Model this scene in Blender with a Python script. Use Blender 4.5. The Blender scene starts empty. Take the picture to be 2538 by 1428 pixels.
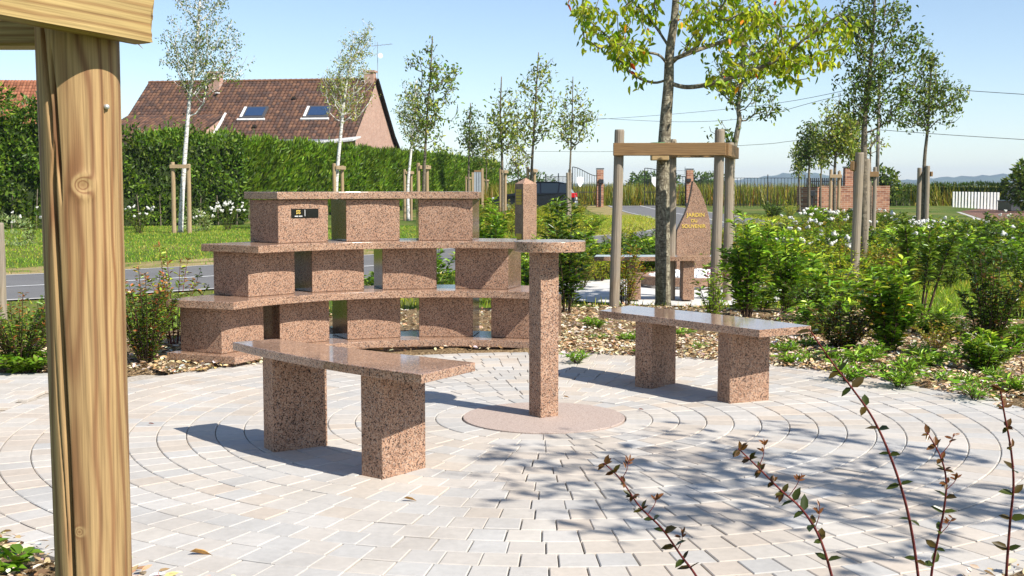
import bpy, bmesh, math, random
import numpy as np
from mathutils import Vector, Matrix
random.seed(7); rng = np.random.default_rng(7)
SC = bpy.context.scene; COL = SC.collection
R = math.radians
# ---------------------------------------------------------------- camera
FPX, HC = 3000.0, 1.45                      # focal length in photo pixels, camera height
PIT = math.atan(252/3000.)
cam = bpy.data.cameras.new('camera'); cam.sensor_width = 36; cam.lens = 36*FPX/2538
cam.clip_start = .05; cam.clip_end = 20000
co = bpy.data.objects.new('camera', cam); COL.objects.link(co)
co.location = (0, 0, HC); co.rotation_euler = (math.pi/2-PIT, 0, 0); SC.camera = co
# ---------------------------------------------------------------- sky and sun
SUN = Vector((.77, -.63, .96)).normalized()
w = bpy.data.worlds.new('World'); SC.world = w; w.use_nodes = True
nt = w.node_tree; bg = nt.nodes['Background']
sky = nt.nodes.new('ShaderNodeTexSky'); sky.sky_type = 'NISHITA'; sky.sun_disc = False
sky.sun_elevation = math.asin(SUN.z); sky.sun_rotation = math.atan2(SUN.x, SUN.y)
sky.air_density = .8; sky.dust_density = .25; sky.ozone_density = .8; sky.altitude = 60
nt.links.new(sky.outputs[0], bg.inputs[0]); bg.inputs[1].default_value = .112
sl = bpy.data.lights.new('sun', 'SUN'); sl.energy = 5.0; sl.angle = R(.6); sl.color = (1, .945, .86)
so = bpy.data.objects.new('sun', sl); COL.objects.link(so)
so.rotation_euler = SUN.to_track_quat('Z', 'Y').to_euler(); so.location = (20, -20, 30)
SC.view_settings.view_transform = 'Standard'; SC.view_settings.look = 'None'
SC.view_settings.exposure = .58; SC.view_settings.gamma = 1
SC.render.resolution_x = 1024; SC.render.resolution_y = 576

def at(px, py, Y):                          # a photo pixel at a given distance
    u = (714-py)/FPX
    dy = math.cos(PIT)+u*math.sin(PIT); dz = -math.sin(PIT)+u*math.cos(PIT)
    t = Y/dy
    return Vector(((px-1269)/FPX*t, Y, HC+dz*t))
def gp(px, py, z=0.):                       # a photo pixel on the ground
    u = (714-py)/FPX
    dy = math.cos(PIT)+u*math.sin(PIT); dz = -math.sin(PIT)+u*math.cos(PIT)
    t = (z-HC)/dz
    return Vector(((px-1269)/FPX*t, dy*t, z))
# ---------------------------------------------------------------- materials
MATS = {}
class NT:
    def __init__(s, name, rough=.6, spec=.3, metal=0.):
        s.m = bpy.data.materials.new(name); s.m.use_nodes = True; s.t = s.m.node_tree
        s.b = s.t.nodes['Principled BSDF']; s.b.inputs['Roughness'].default_value = rough
        s.b.inputs['Specular IOR Level'].default_value = spec; s.b.inputs['Metallic'].default_value = metal
        MATS[name] = s.m
    def n(s, typ, **kw):
        o = s.t.nodes.new(typ)
        for k, v in kw.items():
            if k.startswith('i_'):
                key = k[2:]; key = int(key) if key.isdigit() else key.replace('_', ' ')
                o.inputs[key].default_value = v
            else: setattr(o, k, v)
        return o
    def l(s, a, b): s.t.links.new(a, b)
    def obj(s): return s.n('ShaderNodeTexCoord').outputs['Object']
    def math(s, op, a, b=None, c=None):
        o = s.n('ShaderNodeMath', operation=op)
        for i, v in enumerate((a, b, c)):
            if v is None: continue
            if isinstance(v, (int, float)): o.inputs[i].default_value = v
            else: s.l(v, o.inputs[i])
        return o.outputs[0]
    def map(s, v, scale=(1, 1, 1), loc=(0, 0, 0)):
        o = s.n('ShaderNodeMapping'); o.inputs['Scale'].default_value = scale; o.inputs['Location'].default_value = loc
        s.l(v, o.inputs[0]); return o.outputs[0]
    def noise(s, v, scale, detail=3, rough=.5, out=0):
        o = s.n('ShaderNodeTexNoise', i_Scale=scale, i_Detail=detail, i_Roughness=rough)
        if v is not None: s.l(v, o.inputs['Vector'])
        return o.outputs[out]
    def ramp(s, fac, stops, interp='LINEAR'):
        o = s.n('ShaderNodeValToRGB'); cr = o.color_ramp; cr.interpolation = interp
        while len(cr.elements) < len(stops): cr.elements.new(.5)
        for e, (p, c) in zip(cr.elements, stops): e.position = p; e.color = (*c, 1)
        s.l(fac, o.inputs[0]); return o.outputs[0]
    def mix(s, fac, a, b, mode='MIX'):
        o = s.n('ShaderNodeMix', data_type='RGBA', blend_type=mode)
        for i, v in ((0, fac), (6, a), (7, b)):
            if isinstance(v, (int, float)): o.inputs[i].default_value = v
            elif isinstance(v, tuple): o.inputs[i].default_value = (*v, 1)
            else: s.l(v, o.inputs[i])
        return o.outputs[2]
    def bump(s, h, strength=.3, dist=.01):
        o = s.n('ShaderNodeBump', i_Strength=strength, i_Distance=dist); s.l(h, o.inputs['Height'])
        s.l(o.outputs[0], s.b.inputs['Normal']); return o
    def col(s, c):
        if isinstance(c, tuple): s.b.inputs['Base Color'].default_value = (*c, 1)
        else: s.l(c, s.b.inputs['Base Color'])
        return s
def attr(s, name='Col'):
    o = s.n('ShaderNodeAttribute'); o.attribute_name = name; return o.outputs['Color']
def plain(name, c, rough=.6, spec=.3, metal=0., var=.12, sc=8., bump=0.):
    s = NT(name, rough, spec, metal); v = s.obj()
    nz = s.noise(v, sc, 4)
    lo = tuple(x*(1-var) for x in c); hi = tuple(min(1, x*(1+var)) for x in c)
    s.col(s.ramp(nz, [(.3, lo), (.7, hi)]))
    if bump: s.bump(s.noise(v, sc*6, 3), bump, .005)
    return s.m
def leafmat(name, trans=.35, rough=.45, tint=(1.15, 1.2, .5), gain=(2.15, 2.1, 1.0)):
    s = NT(name, rough, .35); c = s.mix(1., attr(s), gain, 'MULTIPLY')
    s.col(c)
    tr = s.n('ShaderNodeBsdfTranslucent'); s.l(s.mix(1., c, tint, 'MULTIPLY'), tr.inputs[0])
    mx = s.n('ShaderNodeMixShader', i_0=trans); out = s.t.nodes['Material Output']
    s.l(s.b.outputs[0], mx.inputs[1]); s.l(tr.outputs[0], mx.inputs[2]); s.l(mx.outputs[0], out.inputs[0])
    return s.m
def granite(name, rough, spec=.5, light=1.):
    s = NT(name, rough, spec); v = s.obj()
    wv = s.n('ShaderNodeVectorMath', operation='MULTIPLY_ADD'); s.l(s.noise(v, 60, 2, out=1), wv.inputs[0])
    wv.inputs[1].default_value = (.012,)*3; s.l(v, wv.inputs[2]); v2 = wv.outputs[0]
    vo = s.n('ShaderNodeTexVoronoi', i_Scale=185.); s.l(v2, vo.inputs['Vector'])
    sep = s.n('ShaderNodeSeparateColor'); s.l(vo.outputs['Color'], sep.inputs[0])
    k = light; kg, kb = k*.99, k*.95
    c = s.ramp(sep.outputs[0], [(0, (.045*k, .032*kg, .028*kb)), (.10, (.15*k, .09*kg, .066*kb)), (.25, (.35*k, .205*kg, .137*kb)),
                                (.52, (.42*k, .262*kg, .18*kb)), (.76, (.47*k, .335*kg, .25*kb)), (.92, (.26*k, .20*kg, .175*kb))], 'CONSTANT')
    big = s.noise(v, 7, 3)
    s.col(s.mix(.35, c, s.ramp(big, [(.3, (.55, .5, .5)), (.7, (1.25, 1.2, 1.15))]), 'MULTIPLY'))
    if rough > .3: s.bump(s.noise(v, 160, 2), .25, .003)
    return s.m
granite('granite_flamed', .65, .15, .96); granite('granite_polished', .07, .55, 1.0); granite('granite_satin', .16, .5, 1.0)
granite('granite_slab', .5, .3, 1.3); granite('granite_side_shaded', .12, .4, .52)  # side granite: polished, and darkened in colour for shade between blocks
s = NT('granite_dusty', .7, .25); v = s.obj(); s.col(s.ramp(s.noise(v, 120, 3, .7), [(.3, (.26, .185, .15)), (.48, (.43, .34, .29)), (.7, (.52, .43, .37))])); s.bump(s.noise(v, 160, 2), .2, .002)
def wood(name, axis, c0, c1, c2, freq=70., warp=.02, off=(.03, .02), knots=(), zs=.35, fine=1., grey=0.):
    """growth rings cut lengthwise: rings about an off-centre pith, wandering along the length"""
    s = NT(name, .62, .25); v = s.obj()
    if axis == 'X':
        m = s.n('ShaderNodeSeparateXYZ'); s.l(v, m.inputs[0]); cb = s.n('ShaderNodeCombineXYZ')
        s.l(m.outputs[1], cb.inputs[0]); s.l(m.outputs[2], cb.inputs[1]); s.l(m.outputs[0], cb.inputs[2]); v = cb.outputs[0]
    st = s.map(v, (1, 1, zs))
    wob = s.noise(st, 9, 2, out=1)
    d = s.n('ShaderNodeVectorMath', operation='MULTIPLY_ADD'); s.l(wob, d.inputs[0]); d.inputs[1].default_value = (warp, warp, 0); s.l(v, d.inputs[2])
    q = s.n('ShaderNodeSeparateXYZ'); s.l(d.outputs[0], q.inputs[0])
    dx = s.math('SUBTRACT', q.outputs[0], off[0]); dy = s.math('SUBTRACT', q.outputs[1], off[1])
    r = s.math('SQRT', s.math('ADD', s.math('MULTIPLY', dx, dx), s.math('MULTIPLY', dy, dy)))
    kn = None
    for (kx, ky, kz, ks, kz_s) in knots:
        dv = s.n('ShaderNodeVectorMath', operation='SUBTRACT'); s.l(v, dv.inputs[0]); dv.inputs[1].default_value = (kx, ky, kz)
        sv = s.map(dv.outputs[0], (1/ks, 1/ks, 1/(ks*kz_s)))
        ln = s.n('ShaderNodeVectorMath', operation='LENGTH'); s.l(sv, ln.inputs[0])
        g = s.math('POWER', 2.718, s.math('MULTIPLY', s.math('MULTIPLY', ln.outputs['Value'], ln.outputs['Value']), -1.))
        kn = g if kn is None else s.math('ADD', kn, g)
    if kn is not None: r = s.math('ADD', r, s.math('MULTIPLY', kn, .05))
    ph = s.math('MULTIPLY', r, freq*6.283)
    wv = s.math('MULTIPLY_ADD', s.math('SINE', ph), .5, .5)
    wv = s.math('POWER', wv, 2.2)
    fib = s.noise(s.map(v, (260*fine, 260*fine, 5)), 1., 4, .6)
    blotch = s.noise(s.map(v, (1, 1, .4)), 14, 3)
    c = s.mix(wv, c0, c1)
    c = s.mix(s.math('MULTIPLY', blotch, .5), c, c2)
    c = s.mix(.8, c, s.ramp(fib, [(.3, (.5, .47, .43)), (.5, (.95, .94, .92)), (.72, (1.3, 1.3, 1.3))]), 'MULTIPLY')
    if kn is not None: c = s.mix(s.math('MULTIPLY', s.math('POWER', kn, 3.), .5), c, (.20, .085, .03))
    if grey: c = s.mix(s.math('MULTIPLY', s.noise(v, 5, 3), grey), c, (.22, .2, .175))
    s.col(c); s.bump(fib, .35, .002)
    return s.m
def P(px, py, ang=0): pass
wood('pine_post', 'Z', (.42, .265, .115), (.19, .07, .022), (.37, .25, .125), 52, .085, (.035, -.03),
     knots=((.02, -.057, 1.452, .011, 1.0), (.0, -.061, .915, .006, 1.)), zs=.22, grey=.1)
wood('pine_beam', 'X', (.42, .295, .115), (.25, .13, .042), (.44, .33, .16), 80, .025, (.1, -.25), knots=((-.035, .07, .19, .014, 1.2),), zs=.3)
wood('stake_wood', 'Z', (.37, .29, .19), (.25, .175, .10), (.36, .3, .23), 45, .06, (.02, .02), zs=.2, grey=.9)
wood('stake_wood_fresh', 'Z', (.44, .31, .17), (.33, .2, .09), (.42, .33, .2), 45, .06, (.02, .02), zs=.2, grey=.3)
wood('rail_wood', 'X', (.27, .155, .06), (.17, .085, .032), (.27, .18, .085), 60, .04, (.05, -.06), zs=.25, grey=.1)
def bark(name, a, b, c, sc=9., zs=.35):
    s = NT(name, .85, .15); v = s.obj()
    n1 = s.noise(s.map(v, (1, 1, zs)), sc*3, 4, .65); n2 = s.noise(s.map(v, (1, 1, 3.5)), sc*1.2, 3, .6)
    k = s.ramp(n1, [(.3, a), (.5, b), (.68, c)])
    s.col(s.mix(s.ramp(n2, [(.5, (0, 0, 0)), (.66, (1, 1, 1))]), k, a)); s.bump(n1, .6, .01); return s.m
bark('bark_cherry', (.085, .07, .05), (.21, .18, .125), (.46, .42, .31), 12, .5)
bark('bark_birch', (.30, .27, .24), (.74, .72, .68), (.82, .80, .76), 6, 2.2)
bark('bark_grey', (.09, .075, .055), (.17, .14, .10), (.25, .21, .155), 9)
bark('twig', (.05, .03, .02), (.09, .055, .035), (.13, .09, .06), 20)
bark('twig_red', (.09, .02, .022), (.17, .035, .035), (.22, .06, .05), 20)
leafmat('leaf'); leafmat('leaf_thin', .5, .4, (1.25, 1.25, .35)); leafmat('blade', .35, .5); leafmat('leaf_gloss', .22, .3)
leafmat('petal', .3, .6, (1, 1, .95), (1., 1., 1.))
s = NT('chips', .8, .15); s.col(attr(s))
s = NT('paver_stuff', .75, .25); v = s.obj(); a = attr(s)
geo_ = s.n('ShaderNodeNewGeometry').outputs['Position']; dirt = s.ramp(s.noise(geo_, 1.6, 6, .65), [(.32, (.88, .875, .86)), (.6, (1.04, 1.04, 1.03))])
s.col(s.mix(1., s.mix(.4, a, s.ramp(s.noise(v, 26, 5, .65), [(.3, (.78, .78, .78)), (.7, (1.14, 1.13, 1.12))]), 'MULTIPLY'), dirt, 'MULTIPLY')); s.bump(s.noise(v, 220, 2), .2, .002)
s = NT('paver', .75, .25); v = s.n('ShaderNodeNewGeometry').outputs['Position']
oi = s.n('ShaderNodeObjectInfo')
geo_ = s.n('ShaderNodeNewGeometry').outputs['Position']; dirt = s.ramp(s.noise(geo_, 1.6, 6, .65), [(.32, (.88, .875, .86)), (.6, (1.04, 1.04, 1.03))])
s.col(s.mix(1., s.mix(.4, oi.outputs['Color'], s.ramp(s.noise(v, 26, 5, .65), [(.3, (.78, .78, .78)), (.7, (1.14, 1.13, 1.12))]), 'MULTIPLY'), dirt, 'MULTIPLY')); s.bump(s.noise(v, 220, 2), .2, .002)
plain('joint_sand', (.42, .375, .315), .9, .1, var=.3, sc=40)
s = NT('mulch_soil', .9, .1); v = s.obj(); n1 = s.noise(v, 55, 4, .7); n2 = s.noise(v, 3, 3)
s.col(s.mix(.5, s.ramp(n1, [(.35, (.06, .04, .024)), (.5, (.24, .165, .09)), (.62, (.42, .31, .18))]), s.ramp(n2, [(.3, (.5, .5, .5)), (.7, (1.2, 1.15, 1.1))]), 'MULTIPLY')); s.bump(n1, 1., .02)
s = NT('grass_ground', .9, .1); v = s.obj(); n1 = s.noise(v, .22, 4, .6); n2 = s.noise(v, 14, 4, .7)
s.col(s.mix(.5, s.ramp(n1, [(.35, (.065, .115, .02)), (.5, (.11, .15, .03)), (.64, (.21, .19, .065))]), s.ramp(n2, [(.3, (.5, .5, .45)), (.7, (1.3, 1.3, 1.2))]), 'MULTIPLY')); s.bump(n2, .8, .05)
s = NT('dry_verge', .9, .1); v = s.obj(); n1 = s.noise(v, .9, 4, .6); n2 = s.noise(v, 20, 4, .7)
s.col(s.mix(.5, s.ramp(n1, [(.38, (.14, .17, .04)), (.5, (.32, .25, .11)), (.62, (.42, .32, .17))]), s.ramp(n2, [(.3, (.6, .6, .55)), (.7, (1.2, 1.2, 1.15))]), 'MULTIPLY')); s.bump(n2, .8, .03)
s = NT('asphalt', .85, .2); v = s.obj(); n1 = s.noise(v, 90, 3, .7); n2 = s.noise(v, 1.2, 3)
s.col(s.mix(.4, s.ramp(n1, [(.3, (.12, .119, .12)), (.7, (.21, .206, .203))]), s.ramp(n2, [(.3, (.8, .8, .8)), (.7, (1.15, 1.14, 1.12))]), 'MULTIPLY')); s.bump(n1, .4, .006)
plain('road_paint', (.72, .72, .70), .6, .2, var=.15, sc=6)
plain('kerb_concrete', (.46, .44, .41), .85, .2, var=.2, sc=5)
plain('pale_paving', (.62, .60, .57), .8, .2, var=.14, sc=6)
plain('red_gravel', (.20, .115, .085), .9, .1, var=.5, sc=30, bump=.5)
plain('field_green', (.155, .17, .045), .9, .1, var=.4, sc=1.5)
plain('hill_wood', (.05, .085, .04), .9, .05, var=.5, sc=.01)
plain('hedge_core', (.035, .05, .018), .95, .02, var=.3)  # solid core, the shade inside the foliage is put into its colour
plain('iron', (.02, .021, .024), .45, .4, var=.2)
plain('white_enamel', (.78, .78, .77), .5, .3, var=.05)
plain('white_stone', (.74, .73, .70), .7, .3, var=.08, sc=3)
plain('dark_granite', (.07, .075, .085), .25, .5, var=.3, sc=40)
plain('mauve_board', (.30, .33, .36), .5, .3, var=.08)
plain('black_plaque', (.008, .008, .009), .12, .5, var=.1)
plain('gold', (.80, .56, .12), .35, .5, .25, var=.1, sc=30)
plain('yellow_plate', (.52, .36, .03), .45, .4, .2, var=.15)
plain('white_paint', (.72, .72, .70), .5, .3, var=.05)
plain('nail_head', (.6, .6, .58), .4, .5, .5, var=.1)
plain('tie_green', (.03, .16, .06), .5, .3)
plain('strap_tan', (.42, .30, .15), .7, .2)
plain('zinc', (.38, .39, .40), .4, .5, .6, var=.15)
plain('flashing', (.62, .61, .59), .6, .3, var=.15, sc=5)
plain('skylight_frame', (.07, .07, .075), .4, .4)
plain('cream_fascia', (.55, .42, .26), .7, .2, var=.15)
plain('dark_recess', (.03, .025, .02), .9, .1)
plain('car_paint', (.014, .016, .022), .22, .6, .3, var=.1)
plain('tyre', (.015, .015, .016), .85, .2)
plain('rim', (.42, .43, .45), .35, .5, .7)
plain('tail_red', (.55, .012, .02), .2, .5)
plain('head_glass', (.6, .62, .65), .1, .6)
plain('plate_white', (.7, .7, .68), .5, .3)
plain('pole_wood', (.21, .19, .165), .85, .15, var=.25, sc=4)
plain('wire', (.05, .05, .055), .6, .3)
plain('dry_leaf', (.42, .24, .08), .7, .2, var=.4, sc=30)
plain('dry_leaf_red', (.30, .055, .02), .7, .2, var=.4, sc=30)
plain('pebble', (.80, .80, .79), .6, .3, var=.08, sc=20)
s = NT('car_glass', .05, .7); s.col((.02, .028, .035))
s = NT('sky_glass', .04, .8); s.col((.03, .06, .13))
def brickmat(name, c1, c2, mort, scale=1., bw=.22, rh=.075):
    s = NT(name, .85, .2); v = s.obj()
    q = s.n('ShaderNodeSeparateXYZ'); s.l(v, q.inputs[0]); cb = s.n('ShaderNodeCombineXYZ')
    s.l(s.math('ADD', q.outputs[0], q.outputs[1]), cb.inputs[0]); s.l(q.outputs[2], cb.inputs[1])
    b = s.n('ShaderNodeTexBrick', i_Scale=scale); s.l(cb.outputs[0], b.inputs['Vector'])
    b.inputs['Color1'].default_value = (*c1, 1); b.inputs['Color2'].default_value = (*c2, 1); b.inputs['Mortar'].default_value = (*mort, 1)
    b.inputs['Mortar Size'].default_value = .008; b.inputs['Brick Width'].default_value = bw; b.inputs['Row Height'].default_value = rh
    s.col(s.mix(.35, b.outputs['Color'], s.ramp(s.noise(v, 3, 4), [(.3, (.7, .7, .7)), (.7, (1.2, 1.2, 1.2))]), 'MULTIPLY'))
    s.bump(b.outputs['Fac'], -.4, .008); return s.m
brickmat('house_brick', (.50, .30, .22), (.42, .23, .165), (.45, .38, .32))
brickmat('wall_brick', (.47, .23, .135), (.22, .085, .055), (.50, .42, .33), 1., .34, .12)
s = NT('roof_tile', .8, .2); s.col(s.mix(.4, attr(s), s.ramp(s.noise(s.obj(), 2.2, 4), [(.3, (.82, .82, .82)), (.7, (1.12, 1.12, 1.12))]), 'MULTIPLY'))
M = MATS
# ---------------------------------------------------------------- helpers
def tag(o, label=None, cat=None, group=None, kind=None):
    if label: o['label'] = label
    if cat: o['category'] = cat
    if group: o['group'] = group
    if kind: o['kind'] = kind
    return o
def link(name, me, mat, parent=None, loc=None, rot=None):
    if mat is not None and not me.materials: me.materials.append(M[mat] if isinstance(mat, str) else mat)
    o = bpy.data.objects.new(name, me); COL.objects.link(o)
    if parent: o.parent = parent
    if loc is not None: o.location = loc
    if rot is not None: o.rotation_euler = rot
    return o
def empty(name, loc=(0, 0, 0), rz=0., label=None, cat=None, group=None):
    o = bpy.data.objects.new(name, None); COL.objects.link(o); o.location = loc; o.rotation_euler = (0, 0, rz)
    o.empty_display_size = .1
    return tag(o, label, cat, group)
def copy_tree(o, parent=None):
    c = o.copy(); COL.objects.link(c); c.parent = parent
    for ch in o.children: copy_tree(ch, c)
    return c
def npmesh(name, V, F, col=None, smooth=False):
    """V (n,3), F (m,k) with one k"""
    me = bpy.data.meshes.new(name); V = np.asarray(V, np.float32); F = np.asarray(F, np.int32)
    me.vertices.add(len(V)); me.vertices.foreach_set('co', V.ravel())
    k = F.shape[1]; me.loops.add(F.size); me.loops.foreach_set('vertex_index', F.ravel())
    me.polygons.add(len(F)); me.polygons.foreach_set('loop_start', np.arange(0, F.size, k, dtype=np.int32))
    if smooth: me.polygons.foreach_set('use_smooth', np.ones(len(F), bool))
    if col is not None:
        a = me.attributes.new('Col', 'FLOAT_COLOR', 'POINT'); c = np.ones((len(V), 4), np.float32); c[:, :3] = col
        a.data.foreach_set('color', c.ravel())
    me.update(calc_edges=True); me.validate(); return me
class MB:
    def __init__(s): s.v = []; s.f = []
    def add(s, v, f):
        n = len(s.v); s.v += [tuple(x) for x in v]; s.f += [tuple(i+n for i in q) for q in f]; return s
    def box(s, c, d, rz=0., mat=None):
        x, y, z = (k/2 for k in d)
        p = [(-x, -y, -z), (x, -y, -z), (x, y, -z), (-x, y, -z), (-x, -y, z), (x, -y, z), (x, y, z), (-x, y, z)]
        m = mat if mat is not None else Matrix.Rotation(rz, 3, 'Z'); c = Vector(c)
        return s.add([c+m @ Vector(q) for q in p], [(0, 3, 2, 1), (4, 5, 6, 7), (0, 1, 5, 4), (1, 2, 6, 5), (2, 3, 7, 6), (3, 0, 4, 7)])
    def prism(s, poly, z0, z1):
        n = len(poly)
        return s.add([(x, y, z0) for x, y in poly]+[(x, y, z1) for x, y in poly],
                     [tuple(range(n-1, -1, -1)), tuple(range(n, 2*n))]+[(i, (i+1) % n, n+(i+1) % n, n+i) for i in range(n)])
    def tube(s, pts, rad, n=6, cap=True):
        pts = [Vector(p) for p in pts]; v = []; f = []
        if isinstance(rad, (int, float)): rad = [rad]*len(pts)
        a = None
        for i, p in enumerate(pts):
            d = (pts[min(i+1, len(pts)-1)]-pts[max(i-1, 0)]); d = d.normalized() if d.length > 1e-9 else Vector((0, 0, 1))
            if a is None: a = d.orthogonal().normalized()
            a = (a-d*a.dot(d)); a = a.normalized() if a.length > 1e-6 else d.orthogonal().normalized(); b = d.cross(a)
            v += [p+(a*math.cos(2*math.pi*k/n)+b*math.sin(2*math.pi*k/n))*rad[i] for k in range(n)]
        for i in range(len(pts)-1):
            f += [(i*n+k, i*n+(k+1) % n, (i+1)*n+(k+1) % n, (i+1)*n+k) for k in range(n)]
        if cap: f += [tuple(range(n-1, -1, -1)), tuple(range((len(pts)-1)*n, len(pts)*n))]
        return s.add(v, f)
    def mesh(s, name, smooth=False, bevel=0., seg=2):
        me = bpy.data.meshes.new(name); me.from_pydata(s.v, [], s.f)
        if bevel:
            bm = bmesh.new(); bm.from_mesh(me)
            es = [e for e in bm.edges if len(e.link_faces) == 2 and e.calc_face_angle(0) > .5]
            bmesh.ops.bevel(bm, geom=es, offset=bevel, segments=seg, affect='EDGES', profile=.5); bm.to_mesh(me); bm.free()
        if smooth: me.polygons.foreach_set('use_smooth', [True]*len(me.polygons))
        me.update(); return me
    def build(s, name, mat, parent=None, loc=None, rot=None, smooth=False, bevel=0., seg=2):
        return link(name, s.mesh(name, smooth, bevel, seg), mat, parent, loc, rot)
def nrm(a): return a/np.maximum(np.linalg.norm(a, axis=1, keepdims=True), 1e-9)
def leaf_arrays(pos, d, up, L, W, col, shape='oval', fold=.18, droop=.12):
    pos = np.asarray(pos, float); n = len(pos); d = nrm(np.asarray(d, float)); sd = nrm(np.cross(d, up)); u = np.cross(sd, d)
    L = np.broadcast_to(L, (n,)).reshape(n, 1); W = np.broadcast_to(W, (n,)).reshape(n, 1)
    if shape == 'dia': pr = [(0, 0), (.42, .5), (1, 0), (.42, -.5)]
    elif shape == 'blade': pr = [(0, .5), (1, 0.04), (1, -.04), (0, -.5)]
    else: pr = [(0, 0), (.28, .44), (.66, .40), (1, 0), (.66, -.40), (.28, -.44)]
    vs = []
    for t, k in pr:
        vs.append(pos+d*L*t+sd*W*k+u*(abs(k)*fold*W*2-droop*L*t*t))
    V = np.stack(vs, 1).reshape(-1, 3); m = len(pr); base = np.arange(n)[:, None]*m
    if shape == 'oval': F = np.concatenate([base+np.array([0, 1, 2, 3]), base+np.array([0, 3, 4, 5])])
    elif shape == 'dia': F = np.concatenate([base+np.array([0, 1, 2]), base+np.array([0, 2, 3])])
    else: F = base+np.array([0, 3, 2, 1])
    C = np.repeat(np.asarray(col, float), m, 0)
    return V, F, C
def leaves(name, mat, parent, *a, **k):
    V, F, C = leaf_arrays(*a, **k); me = npmesh(name, V, F, C); return link(name, me, mat, parent)
def palette(n, cols, jit=.15, wts=None):
    c = np.array(cols)[rng.choice(len(cols), n, p=wts)]
    return np.clip(c*(1+rng.normal(0, jit, (n, 1)))*(1+rng.normal(0, jit*.4, (n, 3))), .003, .95)
def rand_dirs(n, up=0.):
    d = rng.normal(size=(n, 3)); d[:, 2] += up; return nrm(d)
# ================================================================ ground, road, beds
def struct(o): o['kind'] = 'structure'; return o
def sheet(name, poly, z, mat, kind='structure'):
    me = bpy.data.meshes.new(name); me.from_pydata([(x, y, z) for x, y in poly], [], [tuple(range(len(poly)))])
    o = link(name, me, mat); o['kind'] = kind; return o
def ribbon(name, pts, half, z, mat, off=0.):
    P_ = [Vector((x, y)) for x, y in pts]; v = []; f = []
    for i, p in enumerate(P_):
        d = (P_[min(i+1, len(P_)-1)]-P_[max(i-1, 0)]).normalized(); n = Vector((-d.y, d.x))
        a = p+n*(off+half); b = p+n*(off-half); v += [(a.x, a.y, z), (b.x, b.y, z)]
    for i in range(len(P_)-1): f.append((2*i+1, 2*i+3, 2*i+2, 2*i))
    me = bpy.data.meshes.new(name); me.from_pydata(v, [], f); o = link(name, me, mat); o['kind'] = 'structure'; return o
def spline(pts, n=14):
    out = []; p = [pts[0]]+list(pts)+[pts[-1]]
    for i in range(1, len(p)-2):
        for k in range(n):
            t = k/n; a, b, c, d = (np.array(q, float) for q in p[i-1:i+3])
            out.append(tuple(.5*((2*b)+(c-a)*t+(2*a-5*b+4*c-d)*t*t+(3*b-3*c+d-a)*t**3)))
    out.append(tuple(pts[-1])); return out
GZ = -.06
ng = 72; rr = [0, 30, 60, 120, 250, 600, 1500, 3500, 7000]
V = [(0, 0, GZ)]; Fq = []
for r in rr[1:]:
    for k in range(ng): V.append((r*math.cos(2*math.pi*k/ng), r*math.sin(2*math.pi*k/ng), GZ))
me = bpy.data.meshes.new('ground')
fs = [(0, 1+k, 1+(k+1) % ng) for k in range(ng)]
for j in range(len(rr)-2):
    b0, b1 = 1+j*ng, 1+(j+1)*ng
    fs += [(b0+k, b1+k, b1+(k+1) % ng, b0+(k+1) % ng) for k in range(ng)]
me.from_pydata(V, [], fs); struct(link('ground', me, 'grass_ground'))
ROAD = spline([(-22, 10.5), (-13, 15.2), (-7.5, 18.2), (-3.2, 22.3), (.3, 27.5), (3.2, 33), (6.2, 38.5), (8.2, 46), (8.9, 56), (9.0, 70), (9.4, 84), (10.5, 110)])
ribbon('verge', ROAD, 2.75, GZ+.008, 'dry_verge', 1.6)
ribbon('road', ROAD, 2.45, GZ+.016, 'asphalt')
ribbon('road_line', ROAD, .045, GZ+.022, 'road_paint', -.15)
ribbon('kerb_line', ROAD, .03, GZ+.022, 'road_paint', 2.3)
ribbon('kerb_edge', ROAD, .07, GZ+.022, 'kerb_concrete', -2.4)
sheet('gravel_plot', [tuple(gp(px_, py_, GZ)[:2]) for px_, py_ in ((2380, 524), (2460, 514), (2720, 514), (2720, 600), (2540, 562), (2440, 545))], GZ+.006, 'red_gravel')
ribbon('gravel_kerb', [tuple(gp(px_, py_, GZ)[:2]) for px_, py_ in ((2375, 526), (2440, 548), (2540, 566), (2720, 606))], .12, GZ+.012, 'kerb_concrete')
# ---------------------------------------------------------------- paved circle
CX, CY = .2, 7.53
def pave_R(th):                                     # the mulch creeps over the paving at the back
    d = math.degrees(th) % 360
    if d > 180: d -= 360
    k = np.interp(d, [-180, -60, -35, 4, 40, 100, 140, 180], [3.5, 3.5, 3.45, 3.14, 2.94, 2.92, 3.3, 3.5])
    return float(k)
base = sheet('pavement', [(CX+3.62*math.cos(2*math.pi*k/96), CY+3.62*math.sin(2*math.pi*k/96)) for k in range(96)], -.022, 'joint_sand')
sheet('path', [(-9, 6.75), (-3.0, 6.75), (-3.0, 9.36), (-9, 9.36)], -.026, 'joint_sand')
PCOL = [(.555, .50, .44), (.55, .515, .475), (.535, .515, .49), (.51, .50, .485), (.565, .53, .485), (.55, .485, .42)]
PW = [.2, .22, .22, .14, .14, .08]
def paver_geo(poly, h, ch=.004):
    c = [sum(p[i] for p in poly)/len(poly) for i in (0, 1)]; n = len(poly)
    ins = []
    for x, y in poly:
        dx, dy = c[0]-x, c[1]-y; l = math.hypot(dx, dy); ins.append((x+dx/l*ch*1.4, y+dy/l*ch*1.4))
    v = [(x, y, h-.02) for x, y in poly]+[(x, y, h-.0035) for x, y in poly]+[(x, y, h) for x, y in ins]
    f = [tuple(range(2*n, 3*n))]
    for k in (0, n):
        f += [(k+i, k+(i+1) % n, k+n+(i+1) % n, k+n+i) for i in range(n)]
    return v, f
cand = []
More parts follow.
